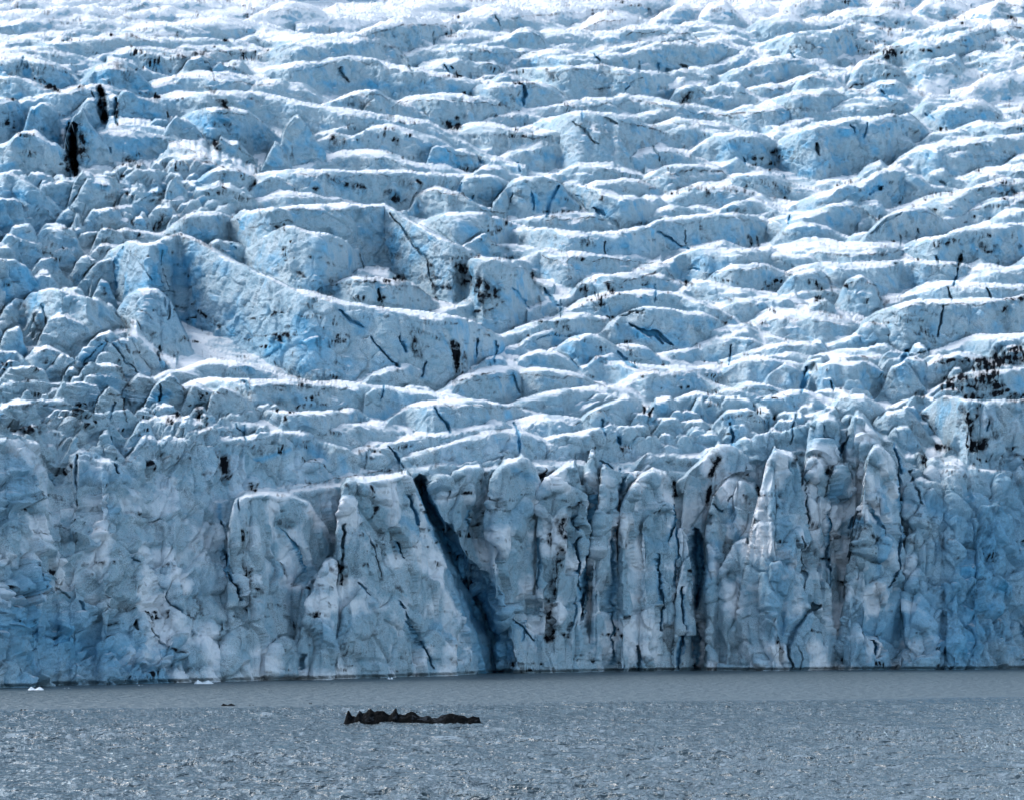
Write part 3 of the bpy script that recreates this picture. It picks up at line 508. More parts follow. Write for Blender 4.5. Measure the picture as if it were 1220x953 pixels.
# clean blue ice, with painted teal shade in the lower corners
BL = [([(20,325),(30,345)],20,.9),([(5,340),(10,360)],12,.9),([(-5,760),(20,740),(30,700)],38,.75),([(10,780),(60,790)],35,.55),([(250,90),(265,85)],13,.6),([(280,88),(270,95)],8,.8),([(175,85),(180,88)],6,.8),([(335,180),(360,180)],14,.35),([(520,180),(545,190)],12,.55),([(515,190),(560,195)],10,.7),([(565,200),(575,195)],5,.7),([(380,100),(560,110)],6,.4),
([(865,175),(890,180)],16,.5),([(1040,100),(1065,115)],12,.55),([(1130,140),(1170,138)],12,.5),([(1080,145),(1000,160),(990,165)],12,.4),([(1195,120),(1210,118)],5,.8),([(1080,20),(1090,10)],8,.5),([(1215,5),(1220,8)],6,1),([(780,270),(830,290)],15,.35),([(835,310),(850,320)],14,.6),([(715,295),(760,300)],14,.45),([(710,245),(725,258)],9,.7),([(640,240),(680,240)],14,.4),([(780,25),(820,18)],9,.4),([(920,205),(1000,190)],10,.3),([(1055,220),(1030,230)],10,.6),([(970,280),(1000,262)],14,.25),([(1185,222),(1190,225)],4,.9),
([(690,400),(705,420),(740,432)],14,.55),([(685,425),(700,432)],9,.6),([(745,390),(790,410)],9,.5),([(585,425),(600,420)],14,.8),([(340,540),(360,520)],9,.4),([(375,535),(385,545)],10,.75),([(310,545),(330,540),(345,535)],5,.9),([(355,525),(370,535)],6,.4),([(408,545),(415,560)],8,.6),([(590,520),(610,530)],7,.7),([(660,403),(700,428)],8,.5),
([(200,470),(190,475)],9,.9),([(180,230),(190,225)],8,.8),([(150,215),(155,225)],9,.4),([(245,210),(235,220)],12,.6),([(180,240),(160,242)],8,.4),([(10,260),(5,280)],16,.4),([(40,245),(20,225)],14,.4),([(230,300),(160,320)],26,.2),([(200,390),(180,360)],26,.3),([(340,430),(260,390),(200,370)],32,.45),([(160,340),(175,335)],14,.6),([(45,270),(50,282)],12,.5),([(25,150),(20,130)],14,.45),([(55,145),(60,155)],14,.4),
([(262,600),(265,640)],4,.9),([(100,560),(150,570)],14,.5),([(90,545),(120,545)],7,.5),([(120,585),(140,610)],12,.5),([(110,640),(130,620)],12,.35),([(440,720),(385,770),(380,730)],14,.35),([(590,740),(600,780),(570,770)],22,.8),([(560,700),(575,740)],16,.6),([(705,570),(702,620)],7,.95),([(620,600),(590,640)],16,.35),([(610,560),(625,570)],8,.6),([(650,570),(640,600)],8,.3),([(870,620),(885,650)],10,.6),([(850,650),(838,700)],9,.7),([(880,640),(870,600)],8,.6),([(855,560),(875,560)],14,.3),([(935,560),(935,680),(930,790)],44,.42),([(1050,580),(1055,640),(1050,680)],16,.7),([(1030,575),(1035,565)],6,.6),([(1010,600),(1025,620)],13,.8),([(995,580),(1000,620)],10,.6),([(1100,600),(1140,620)],24,.6),([(1160,590),(1150,600)],12,.7),([(1090,680),(1140,660),(1120,690)],24,.35),([(1180,620),(1160,640)],20,.4),([(1200,690),(1215,740)],14,.4),([(1050,720),(1020,760)],24,.35),([(1140,740),(1120,780)],22,.4),([(985,740),(960,770)],18,.3),([(740,560),(735,575)],6,.5),([(805,620),(800,640)],7,.5),([(960,520),(1000,525)],14,.35),([(1020,530),(1040,515)],12,.4),([(1070,545),(1075,560)],5,.8),([(1090,425),(1075,450)],8,.4),([(700,640),(640,650)],8,.2),([(480,620),(500,640)],8,.6),([(520,740),(545,780)],10,.5),([(395,600),(420,610)],14,.35),([(335,680),(370,700)],24,.2),([(205,690),(240,700)],24,.25),([(870,500),(878,540)],7,.5),([(770,640),(800,650)],12,.3)]
for pts, w, a in BL: stroke(blue, pts, w, a, soft=.45, taper=False)
for pts, w, a in [([(60,100),(150,95),(190,110)],42,.42),([(20,140),(100,160),(180,140)],40,.45),([(230,145),(310,160)],22,.4),([(0,240),(60,250)],40,.3),([(180,350),(300,410),(380,400)],45,.3),([(20,560),(10,600)],36,.5),([(1180,640),(1150,760)],80,.75),([(1040,760),(1100,720)],65,.6),([(940,760),(930,660)],50,.5),([(20,750),(180,790)],60,.75),([(1200,560),(1220,620)],40,.35)]:
    stroke(blue, pts, w, a, soft=.5, taper=False)  # broad deeper blue; shade of the lower corners is painted in here
for pts, w, a in [([(100,95),(180,100)],34,.22),([(90,150),(140,150)],40,.24),([(20,545),(20,590)],34,.22),([(1180,620),(1165,760)],75,.3),([(1000,780),(1220,780)],30,.24),([(0,770),(120,790)],40,.22),([(1130,500),(1220,520)],34,.2),([(930,650),(940,780)],40,.18),([(560,340),(600,350)],36,.2),([(700,160),(740,175)],34,.2)]:
    stroke(dirt_shade, pts, w, a, soft=.5, taper=False)  # faint wide grime, plus shade painted over the lower corners
# bright snow left lying
SN = [([(1100,110),(1160,105),(1220,90)],16,1),([(1080,110),(1150,90),(1220,75)],12,1),([(1150,118),(1220,120)],12,1),([(1000,95),(1060,45),(1080,30)],10,.8),([(900,90),(1000,68),(1060,40)],6,.8),([(0,5),(300,4),(700,2),(860,-2)],14,1),([(260,25),(420,30),(560,25),(780,15)],10,1),([(330,45),(400,42),(420,35)],9,1),([(160,400),(185,418),(210,435),(235,448)],9,1),([(135,160),(180,163),(230,175)],5,1),([(210,185),(250,195),(300,205)],6,1),([(90,300),(110,298)],12,.7),([(790,105),(840,98),(770,112)],5,1),([(740,320),(795,318)],4,1),([(865,205),(800,212)],5,.7),([(800,180),(840,170)],8,.7),([(640,170),(620,175)],8,.6),([(620,60),(700,60),(780,45)],6,.8),([(660,36),(740,30)],6,.9),([(420,330),(475,337)],5,1),([(120,42),(220,42),(300,30)],5,.8),([(540,45),(620,35)],8,.8),([(940,120),(1020,95),(1040,95)],5,.6),([(980,155),(1090,142)],4,.6),([(945,410),(1000,415)],10,.3),([(440,365),(600,384)],3,.8),([(920,300),(1000,300)],3,.8)]
for pts, w, a in SN: stroke(snowm, pts, w, a, soft=.6, taper=False)
brk = fbm(UU/5, VV/5, o=3, s=61)
# melt water drags the dirt down the faces
run = np.zeros_like(dirt_shade); acc = np.zeros(nu)
stk = np.clip(.55+.9*fbm(UU/2.6, VV/26, o=3, s=63), 0, 1)
for j_ in range(nv-1, -1, -1):
    acc = np.maximum(dirt_shade[:, j_], acc*.90); run[:, j_] = acc
fine_ = fbm(UU/1.9, VV/7, o=3, s=66)
dirt_shade = np.maximum(dirt_shade*np.clip(.78+brk*1.5+fine_*1.1, 0, 1.4), run*stk*.8)
grit = np.clip(fbm(UU/16-VV/30, VV/7, o=4, s=67)-.12, 0, 1)*2.6*np.clip(.5+fine_*1.5, 0, 1.3)
dirt_shade = np.maximum(dirt_shade, grit*np.clip(fbm(UU/90, VV/50, o=2, s=68)+.55, 0, 1))
snowm = np.maximum(snowm, np.clip((44-VV+fbm(UU/60, VV/20, o=3, s=69)*18)/26, 0, 1)*.9)
# ------------------------------------------------------------------ to metres, then broken-ice relief
def pos(D): return np.stack([tx[:, None]*D, D, CZ+tv[None, :]*D], -1)
P = pos(PD+crack*np.clip(PD/700, 1, 1.7))
def normals(P):
    a = np.gradient(P, axis=0); b = np.gradient(P, axis=1); n = np.cross(a, b)
    return n/np.maximum(np.linalg.norm(n, axis=-1, keepdims=True), 1e-9)
def blur(A, k):
    ker = np.ones(2*k+1)/(2*k+1)
    for ax in (0, 1):
        pad = [(0, 0)]*A.ndim; pad[ax] = (k+1, k); c_ = np.cumsum(np.pad(A, pad, mode='edge'), axis=ax)
        n = A.shape[ax]
        A = (np.take(c_, range(2*k+1, 2*k+1+n), axis=ax)-np.take(c_, range(0, n), axis=ax))/(2*k+1)
    return A
N = normals(P)
Nb = blur(N, 3); Nb /= np.maximum(np.linalg.norm(Nb, axis=-1, keepdims=True), 1e-6)
steep = np.clip(1.32-Nb[..., 2]*1.25, 0, 1)              # 1 on faces, 0 on treads
px, py, pz = [P[..., i].astype(np.float32) for i in range(3)]
s1 = np.clip(PD/800, .8, 2).astype(np.float32)
cliffm = np.clip(1-(PD-DF[:, None]-5)/60, 0, 1).astype(np.float32)
chaos = np.clip(1-((UU-20)/190)**2, 0, 1)*np.clip((VV-190)/60, 0, 1)+np.clip((UU-1060)/80, 0, 1)*np.clip((VV-540)/60, 0, 1)+np.clip((260-UU)/200, 0, 1)*np.clip((VV-640)/80, 0, 1)
chaos = np.clip(chaos, 0, 1).astype(np.float32)
lean = (np.clip((300-UU)/120, 0, 1)*.75*np.clip((VV-440)/60, 0, 1)).astype(np.float32); px0 = px; px = px-lean*pz
stretch = np.linalg.norm(np.gradient(P, axis=0), axis=-1)/(PD*DU/F); damp = (1/(1+(stretch/3.)**2)).astype(np.float32); damp = blur(damp, 1)
wx = fbm(px/9, py/9, pz/9, o=2, s=71)*3; 
f0, e0, t0 = facets((px+wx)/17.0, (py+wx)/20.0, (pz-wx)/(20.0))
f1, e1, t1 = facets((px+wx)/7.0, (py+wx)/9.0, (pz-wx)/(7.0+5*cliffm), s=80)
f2, e2, t2 = facets((px-wx*.4)/2.6, py/3.2, (pz+wx*.5)/(2.4+1.6*cliffm), s=90)
n1 = fbm(px/14, py/16, pz/(12+14*cliffm), o=4, s=100); rg = fbm((px+pz*(1-cliffm)*.9)/6, py/8, pz/(6+9*cliffm), o=4, s=110, ridge=True); n2 = fbm(px/1.6, py/1.9, pz/1.6, o=3, s=120)
st = steep.astype(np.float32)
slf0 = (1-cliffm)*st
dsv = blur(np.linalg.norm(np.gradient(P, axis=1), axis=-1), 2)
def keep(wl): return np.clip(wl/(2.4*dsv)-.15, 0, 1).astype(np.float32)
n2 *= keep(1.8); f2 *= keep(2.8); rg *= keep(5.); f1 *= keep(7.); n1 *= np.maximum(.3, keep(9.))
disp = n1*1.8*st*(.5+1.7*cliffm)+f1*(.5+2.1*cliffm+1.1*chaos)*st+f2*(.28+.5*cliffm+.6*chaos)*(.25+.75*st)+(rg-.2)*(.35+1.1*cliffm+1.5*chaos)*st+n2*(.14+.22*chaos)*(.5+st)
disp += f0*4.8*st*cliffm*(.6+.6*chaos)+f0*.9*slf0
disp -= np.clip(.11-e1, 0, .11)*11*st*(.35+.2*chaos+.45*cliffm)*keep(7.); disp -= np.clip(.06-e0, 0, .06)*26*st*cliffm*np.clip(.5+n1*2, 0, 1)
slf = (1-cliffm)*st
disp += slf*(n1*1.9+f1*.35+(rg-.2)*.5+f2*.2)
disp *= s1**.8*(.12+.88*damp)
disp *= 1-.75*snowm
px = px0
P = P+Nb*disp[..., None]
# waterline notch melted by the lake
nt = np.clip(1-np.abs(P[..., 2]-.15)/.75, 0, 1)*cliffm
P[..., 1] += nt*2.6
# ------------------------------------------------------------------ surface fields
N2 = normals(P); up = blur(N2[..., 2:3], 1)[..., 0]
brk2 = fbm(px/5, py/9, pz/5, o=4, s=130)
snow = np.clip((up-.60+.24*brk2)/.40, 0, 1)**1.2*(1-.3*cliffm)
snow = np.clip(np.maximum(snow, snowm*np.clip((up-.25)*3, 0, 1)), 0, 1)
snow = np.maximum(snow, cliffm*np.clip(.34+1.1*brk2, 0, .7)*np.clip(1.15-1.1*chaos*(UU > 900)-.9*np.clip((VV-690)/60, 0, 1)*np.clip((190-UU)/90, 0, 1), 0, 1))
snow *= 1-np.clip(crack/3, 0, 1)
blue = np.clip(blue+np.clip(brk2*1.5+.04+.5*(f1*.5), 0, .9)*st*(1-.45*cliffm), 0, 1)*(1-.6*snow)
dirt_shade = np.clip(dirt_shade+np.clip(fbm(px/3, py/6, pz/5, o=4, s=140)-.38, 0, 1)*2.0*st*.6, 0, 1.2)
# ------------------------------------------------------------------ build meshes: one per named ice tower, one for the glacier itself
LAB = {
 'snow_slab': 'flat snow-topped ice slab below the dark gap high on the left slope',
 'ice_block': None, 'ice_pinnacle': 'black-stained ice pinnacle beside the dark gap, upper left',
}
names = {}
def build(name, mask, label=None, cat=None, group=None, kind=None, skirt=True):
    """mask: (nu-1, nv-1) bool of quads"""
    qi, qj = np.where(mask)
    if len(qi) < 20: return None
    a = qi*nv+qj; quads = np.stack([a, a+nv, a+nv+1, a+1], 1)
    used, inv = np.unique(quads.ravel(), return_inverse=True); quads = inv.reshape(-1, 4)
    co = P.reshape(-1, 3)[used]; nn = len(co)
    att = {k: v.reshape(-1)[used] for k, v in (('dirt_shade', dirt_shade), ('blue', blue), ('snow', snow))}
    if skirt:   # give the piece thickness: its rim runs back into the ice
        e = np.concatenate([quads[:, [0, 1]], quads[:, [1, 2]], quads[:, [2, 3]], quads[:, [3, 0]]])
        key = np.sort(e, 1); k1 = key[:, 0]*nn+key[:, 1]; un, ix, ct = np.unique(k1, return_index=True, return_counts=True)
        be = e[ix[ct == 1]]; bv = np.unique(be); mp = np.full(nn, -1); mp[bv] = nn+np.arange(len(bv))
        back = co[bv].copy(); back[:, 1] += 7; back[:, 2] -= 2.5
        co = np.concatenate([co, back]); quads = np.concatenate([quads, np.stack([be[:, 1], be[:, 0], mp[be[:, 0]], mp[be[:, 1]]], 1)])
        for k in att: att[k] = np.concatenate([att[k], att[k][bv]])
    org = np.array([(co[:, 0].min()+co[:, 0].max())/2, np.median(co[:nn, 1]), co[:, 2].min()]) if kind != 'structure' else np.zeros(3)
    co = co-org
    me = bpy.data.meshes.new(name); me.vertices.add(len(co)); me.vertices.foreach_set('co', co.astype(np.float32).ravel())
    me.loops.add(quads.size); me.loops.foreach_set('vertex_index', quads.ravel().astype(np.int32))
    me.polygons.add(len(quads)); me.polygons.foreach_set('loop_start', (np.arange(len(quads))*4).astype(np.int32)); me.polygons.foreach_set('loop_total', np.full(len(quads), 4, np.int32))
    me.update(calc_edges=True); me.polygons.foreach_set('use_smooth', np.ones(len(quads), bool))
    for k, v in att.items():
        A = me.attributes.new(k, 'FLOAT', 'POINT'); A.data.foreach_set('value', v.astype(np.float32))
    o = bpy.data.objects.new(name, me); COL.objects.link(o); o.location = org; me.materials.append(ICE)
    if kind: o['kind'] = kind
    if label: o['label'] = label
    if cat: o['category'] = cat
    if group: o['group'] = group
    return o
# ------------------------------------------------------------------ materials
def mat(name):
    m = bpy.data.materials.new(name); m.use_nodes = True; nt_ = m.node_tree; nt_.nodes.clear()
    return m, nt_, (lambda t, **kw: _node(nt_, t, **kw))
def _node(nt_, t, **kw):
    n = nt_.nodes.new(t)
    for k, v in kw.items():
        if k in n.inputs.keys() and not hasattr(type(n), k): n.inputs[k].default_value = v
        else:
            try: setattr(n, k, v)
            except Exception: n.inputs[k].default_value = v
    return n
def mix(nt_, fac, a, b):
    n = nt_.nodes.new('ShaderNodeMix'); n.data_type = 'RGBA'; L = nt_.links
    for s, v in ((n.inputs[0], fac), (n.inputs[6], a), (n.inputs[7], b)):
        if isinstance(v, (tuple, float, int)): s.default_value = v if not isinstance(v, tuple) else (*v, 1)
        else: L.new(v, s)
    return n.outputs[2]
def noise(nt_, vec, scale, detail=6, rough=.6, dist=0.):
    n = nt_.nodes.new('ShaderNodeTexNoise'); n.inputs['Scale'].default_value = scale; n.inputs['Detail'].default_value = detail; n.inputs['Roughness'].default_value = rough; n.inputs['Distortion'].default_value = dist
    nt_.links.new(vec, n.inputs['Vector']); return n.outputs['Fac']
def ramp(nt_, fac, a, b, lo=0., hi=1.):
    n = nt_.nodes.new('ShaderNodeMapRange'); n.inputs['From Min'].default_value = a; n.inputs['From Max'].default_value = b; n.inputs['To Min'].default_value = lo; n.inputs['To Max'].default_value = hi
    nt_.links.new(fac, n.inputs['Value']); return n.outputs['Result']
def mth(nt_, op, a, b=0.):
    n = nt_.nodes.new('ShaderNodeMath'); n.operation = op
    for s, v in ((n.inputs[0], a), (n.inputs[1], b)):
        if isinstance(v, (float, int)): s.default_value = v
        else: nt_.links.new(v, s)
    return n.outputs[0]
ICE, nt_, nd = mat('glacier_ice'); L = nt_.links
geo = nd('ShaderNodeNewGeometry'); P_ = geo.outputs['Position']
at = {}
for k in ('dirt_shade', 'blue', 'snow'):
    n = nd('ShaderNodeAttribute'); n.attribute_name = k; at[k] = n.outputs['Fac']
n_big = noise(nt_, P_, .035, 5, .55); n_mid = noise(nt_, P_, .22, 7, .65, .4); n_fin = noise(nt_, P_, 1.6, 6, .7); n_spk = noise(nt_, P_, 4.5, 3, .8)
gre = mix(nt_, ramp(nt_, n_mid, .35, .68), (.21, .38, .48), (.63, .75, .80))
gre = mix(nt_, ramp(nt_, n_big, .35, .65, 0, .55), gre, (.23, .44, .56))
gre = mix(nt_, ramp(nt_, n_fin, .35, .75, 0, .35), gre, (.72, .77, .82))
# grime film in the weathered skin
gre = mix(nt_, ramp(nt_, mth(nt_, 'ADD', n_spk, mth(nt_, 'MULTIPLY', mth(nt_, 'SUBTRACT', n_mid, .5), .5)), .50, .66, 0, .72), gre, (.09, .13, .18))
bl = mix(nt_, ramp(nt_, n_mid, .3, .7), (.05, .28, .48), (.16, .50, .76))
colr = mix(nt_, at['blue'], gre, bl)
sn = mix(nt_, ramp(nt_, n_mid, .3, .7), (.78, .81, .86), (.89, .90, .92))
colr = mix(nt_, ramp(nt_, mth(nt_, 'ADD', at['snow'], mth(nt_, 'MULTIPLY', mth(nt_, 'SUBTRACT', n_fin, .5), .35)), .3, .75), colr, sn)
dm = mth(nt_, 'ADD', at['dirt_shade'], mth(nt_, 'MULTIPLY', mth(nt_, 'SUBTRACT', n_fin, .5), 1.2))
dk = ramp(nt_, dm, .1, 1.0)
colr = mix(nt_, dk, colr, (.010, .012, .016))
bs = nd('ShaderNodeBsdfPrincipled'); L.new(colr, bs.inputs['Base Color']); bs.inputs['Roughness'].default_value = .55; L.new(mth(nt_, 'MULTIPLY', mth(nt_, 'SUBTRACT', 1., dk), .3), bs.inputs['Specular IOR Level'])
b1 = nd('ShaderNodeBump'); b1.inputs['Strength'].default_value = .8; b1.inputs['Distance'].default_value = 1.5; L.new(n_mid, b1.inputs['Height'])
b2 = nd('ShaderNodeBump'); L.new(ramp(nt_, at['snow'], 0, 1, .85, .35), b2.inputs['Strength']); b2.inputs['Distance'].default_value = .55; L.new(n_fin, b2.inputs['Height']); L.new(b1.outputs[0], b2.inputs['Normal'])
L.new(b2.outputs[0], bs.inputs['Normal'])
out = nd('ShaderNodeOutputMaterial'); L.new(bs.outputs[0], out.inputs[0])

# labels of the named pieces, in the order they were traced
LBL = [
 ('snow_slab','ice slab','flat ice slab with a bright snow top below the dark gap at upper left'),
 ('ice_block','ice block','grey squared ice block just right of the narrow black crack, upper left'),
 ('ice_pinnacle','ice pinnacle','rough ice pinnacle streaked black, left of the snow-topped slab'),
 ('ice_fin','ice fin','pale blue pointed ice fin standing under a long snowy ridge'),
 ('dark_ice_boulder','ice boulder','small dark grey ice hump ringed by white snow near the top'),
 ('blue_ice_mound','ice mound','wide blue ice mound with a round black hole at its left end'),
 ('ice_pyramid','ice block','grey pyramid-shaped ice block among broken ice on the left slope'),
 ('turquoise_ice_block','ice block','turquoise ice block at the left edge of the broken ice'),
 ('great_ice_ridge','ice ridge','longest blue-grey ice ridge, arched at its left end and running down to the right'),
 ('sloping_ice_ridge','ice ridge','broad ice ridge split by a long diagonal black crack, black blotches below'),
 ('snow_shelf','ice shelf','small square-edged white snow shelf in the middle of the slope'),
 ('arched_ice_ridge','ice ridge','low arched ice ridge with blue grooves right of the centre of the slope'),
 ('grey_ice_mound','ice mound','smooth grey-brown ice mound with two black holes on the right slope'),
 ('long_ice_wall','ice wall','long pale ice wall cut by one upright black crack on the right slope'),
 ('snow_ramp','snow ramp','smooth white snow ramp descending diagonally below the longest ridge'),
 ('blue_ice_chunk','ice block','rounded bright blue ice chunk at the foot of the snow ramp'),
 ('blue_ice_dome','ice dome','low ice dome with deep blue hollow above the cliff centre'),
 ('grey_ice_wall','ice wall','grey upright ice wall under the black debris on the right'),
 ('dark_blue_ice_bluff','ice bluff','dark dirty-topped ice bluff at the far left end of the front'),
 ('ice_bluff','ice bluff','pale ice bluff with one thin upright black crack near its top'),
 ('ice_buttress','ice buttress','broad pale ice buttress ending at the long curved blue-black crack'),
 ('cracked_ice_face','ice face','grey ice face with a thin diagonal crack, right of the long curved crack'),
 ('wide_ice_pillar','ice pillar','widest ice pillar of the front, on the left side of the deep blue crevasse'),
 ('ice_buttress','ice buttress','low ice buttress at the foot of the widest pillar, beside the crevasse mouth'),
 ('ice_pillar','ice pillar','ice pillar forming the right wall of the deep blue crevasse'),
 ('ice_pillar','ice pillar','blue-tipped pointed ice pillar, second one right of the blue crevasse'),
 ('ice_pillar','ice pillar','ice pillar with a white block on top and a long black streak below'),
 ('ice_flake','ice flake','small pointed ice flake leaning at the waterline under the black-streaked pillar'),
 ('blue_ice_pinnacle','ice pinnacle','light blue ice pinnacle in the gap behind the slender dark-edged spire'),
 ('ice_spire','ice spire','slender ice spire with a black left edge beside the light blue pinnacle'),
 ('ice_pillar','ice pillar','bulky lumpy ice pillar right of the slender dark-edged spire'),
 ('ice_hummock','ice hummock','narrow round-topped pale ice column on the right edge of the bulky lumpy pillar'),
 ('ice_sliver','ice sliver','pointed ice blade in the lower middle of the bulky pillar'),
 ('ice_sliver','ice sliver','short leaf-shaped ice blade right of the narrow round-topped column'),
 ('ice_sliver','ice sliver','tall thin ice blade reaching the water left of the dark blue slot'),
 ('ice_pillar','ice pillar','ice pillar with an upright black streak left of the tallest tower'),
 ('leaning_ice_block','ice block','leaning jagged ice block with blue gaps against the tallest tower'),
 ('ice_buttress','ice buttress','pale ice buttress sloping to the water left of the tallest tower'),
 ('tall_ice_tower','ice tower','tallest flat grey-blue ice tower of the front'),
 ('ice_spire','ice spire','round-topped narrow ice spire touching the right side of the tallest tower'),
 ('ice_flake','ice flake','pointed ice flake at the waterline under the tallest tower, right side'),
 ('ice_block','ice block','pale ice block above the round-topped spire, left of the blue split'),
 ('ice_block','ice block','grey-blue ice block right of the blue split behind the towers'),
 ('ice_shard','ice shard','small bright ice shard between two towers on the right'),
 ('rounded_ice_tower','ice tower','tall round-topped ice tower of deep blue ice on the right'),
 ('ice_spike','ice spike','little grey dirty ice spike before the round-topped blue tower'),
 ('ice_buttress','ice buttress','crumbling blue ice buttress right of the round-topped blue tower'),
 ('ice_hummock','ice hummock','low rounded ice hummock at the right foot of the round-topped tower'),
 ('dark_ice_bluff','ice bluff','dark crumbling ice bluff at the right end of the front'),
]
qid = PI[:-1, :-1]
valid = ~((P[:-1, :-1, 2] < -1.2) & (P[1:, 1:, 2] < -1.2)) & (PD[:-1, :-1] > (DF[:-1, None]-32))
named = [i for i, q in enumerate(R) if q['n']]
GRP = {'ice_pillar': 'ice pillars of the calving front', 'ice_sliver': 'thin ice blades of the calving front', 'ice_buttress': 'ice buttresses of the calving front', 'ice_spire': 'ice spires of the calving front', 'ice_flake': 'ice flakes at the waterline', 'ice_block': 'broken ice blocks', 'ice_hummock': 'ice knobs of the calving front'}
rest = valid.copy()
assert len(named) == len(LBL), (len(named), len(LBL))
for i, (nm, cat, lab) in zip(named, LBL):
    assert R[i]['n'] == nm, (R[i]['n'], nm)
    m = (qid == i) & valid
    # keep it one compact piece: only the connected area inside the traced outline
    p = np.array(R[i]['p']); m &= (UU[:-1, :-1] > p[:, 0].min()-3) & (UU[:-1, :-1] < p[:, 0].max()+3)
    if m.sum() < 150 or nm in ('dark_ice_bluff', 'ice_bluff') or lab.startswith('broad pale ice buttress'): continue
    # tidy the outline
    mf = blur(m.astype(float), 2) > .5; mf &= rest
    ii_, jj_ = np.where(mf)
    if len(ii_) == 0: continue
    lab_ = np.zeros(mf.shape, np.int32); cur = 0; best = (0, 0)      # largest connected patch only
    for a_, b_ in zip(ii_.tolist(), jj_.tolist()):
        if lab_[a_, b_]: continue
        cur += 1; st_ = [(a_, b_)]; lab_[a_, b_] = cur; cnt = 0
        while st_:
            x_, y_ = st_.pop(); cnt += 1
            for x2, y2 in ((x_+1, y_), (x_-1, y_), (x_, y_+1), (x_, y_-1)):
                if 0 <= x2 < mf.shape[0] and 0 <= y2 < mf.shape[1] and mf[x2, y2] and not lab_[x2, y2]: lab_[x2, y2] = cur; st_.append((x2, y2))
        if cnt > best[0]: best = (cnt, cur)
    mf = lab_ == best[1]
    if mf.sum() < 120: continue
    rest &= ~mf
    build(nm, mf, lab, cat, GRP.get(nm))
build('glacier', rest, 'crevassed blue-white glacier descending to the lake', None, None, 'structure', skirt=False)
# snowfield carrying on beyond the top of the picture, and flanks
def sheet(name, xs, ys, zf, m, kind='structure'):
    A, B = np.meshgrid(xs, ys, indexing='ij'); co = np.stack([A, B, zf(A, B)], -1).reshape(-1, 3); n, k = len(xs), len(ys)
    i, j = np.meshgrid(np.arange(n-1), np.arange(k-1), indexing='ij'); a = (i*k+j).ravel(); q = np.stack([a, a+k, a+k+1, a+1], 1)
    me = bpy.data.meshes.new(name); me.from_pydata(co.tolist(), [], q.tolist()); me.update(); me.polygons.foreach_set('use_smooth', np.ones(len(q), bool))
    o = bpy.data.objects.new(name, me); COL.objects.link(o); me.materials.append(m); o['kind'] = kind
    return o
SNOWM, nt_, nd = mat('far_snow'); b = nd('ShaderNodeBsdfPrincipled'); b.inputs['Base Color'].default_value = (.82, .83, .88, 1); b.inputs['Roughness'].default_value = .7
o_ = nd('ShaderNodeOutputMaterial'); nt_.links.new(b.outputs[0], o_.inputs[0])
xs = np.linspace(-1500, 1500, 120); ys = np.linspace(2150, 4200, 60)
sheet('upper_snowfield', xs, ys, lambda a, b: 465+(b-2150)*.155+fbm(a/160, b/160, o=3, s=200)*14-np.abs(a)*.01, SNOWM)
# ------------------------------------------------------------------ lake
WAT, nt_, nd = mat('lake_water'); L = nt_.links
g = nd('ShaderNodeNewGeometry'); sep = nd('ShaderNodeSeparateXYZ'); L.new(g.outputs['Position'], sep.inputs[0])
def vscale(sx, sy):
    n = nd('ShaderNodeMapping'); n.inputs['Scale'].default_value = (sx, sy, 1); L.new(g.outputs['Position'], n.inputs['Vector']); return n.outputs[0]
wave = noise(nt_, vscale(.42, .28), 1., 3, .55, .2); chop = noise(nt_, vscale(2.6, 1.5), 1., 3, .65, .3); swell = noise(nt_, vscale(.10, .035), 1., 3, .5)
gust = noise(nt_, vscale(.02, .012), 1., 4, .6)
dist = mth(nt_, 'ADD', mth(nt_, 'SUBTRACT', sep.outputs['Y'], mth(nt_, 'MULTIPLY', sep.outputs['X'], .49)), mth(nt_, 'MULTIPLY', mth(nt_, 'SUBTRACT', gust, .5), 45.))
near = ramp(nt_, dist, 432, 408)           # 1 = wind-ruffled water near us, 0 = sheltered band under the ice
h = mth(nt_, 'ADD', mth(nt_, 'MULTIPLY', wave, 2.6), mth(nt_, 'MULTIPLY', chop, .22))
bp = nd('ShaderNodeBump'); bp.inputs['Distance'].default_value = 1.0; L.new(h, bp.inputs['Height']); L.new(ramp(nt_, near, 0, 1, .9, 1.), bp.inputs['Strength'])
b = nd('ShaderNodeBsdfPrincipled'); b.inputs['Base Color'].default_value = (.06, .09, .105, 1); b.inputs['IOR'].default_value = 1.333; L.new(ramp(nt_, near, 0, 1, .4, .09), b.inputs['Roughness'])
L.new(bp.outputs[0], b.inputs['Normal']); o_ = nd('ShaderNodeOutputMaterial'); L.new(b.outputs[0], o_.inputs[0])
lake = sheet('lake_water', np.linspace(-3000, 3000, 7), np.array([-3000., -500, 0, 200, 400, 600, 900]), lambda a, b: a*0, WAT)
# wind ripples modelled where the picture can resolve them
vw_ = np.concatenate([np.arange(1010, 838, -.5), np.arange(838, 796, -.5)]); ww_ = F*CZ/(vw_-HV); uu_ = np.concatenate([np.arange(-1100, -60, 4.), np.arange(-60, 1280, 1.2), np.arange(1280, 2320, 4.)])
Dg = np.broadcast_to(ww_[None, :], (len(uu_), len(ww_))); Xg = ((uu_-610)/F)[:, None]*Dg
gus = fbm(Xg/45, Dg/70, o=3, s=401); nearm = np.clip((428+.49*Xg+gus*16-Dg)/16, 0, 1)
hz = fbm(Xg/2.6+fbm(Xg/5, Dg/9, o=2, s=402)*1.2, Dg/5.5, o=4, s=403, ridge=True, g=.6)*.75+fbm(Xg/7, Dg/14, o=2, s=404)*.10
hz = hz*(.10+.9*nearm)*(.75+.5*fbm(Xg/20, Dg/50, o=2, s=405))+.05
co = np.stack([Xg, Dg, hz], -1).reshape(-1, 3); n, k = Xg.shape
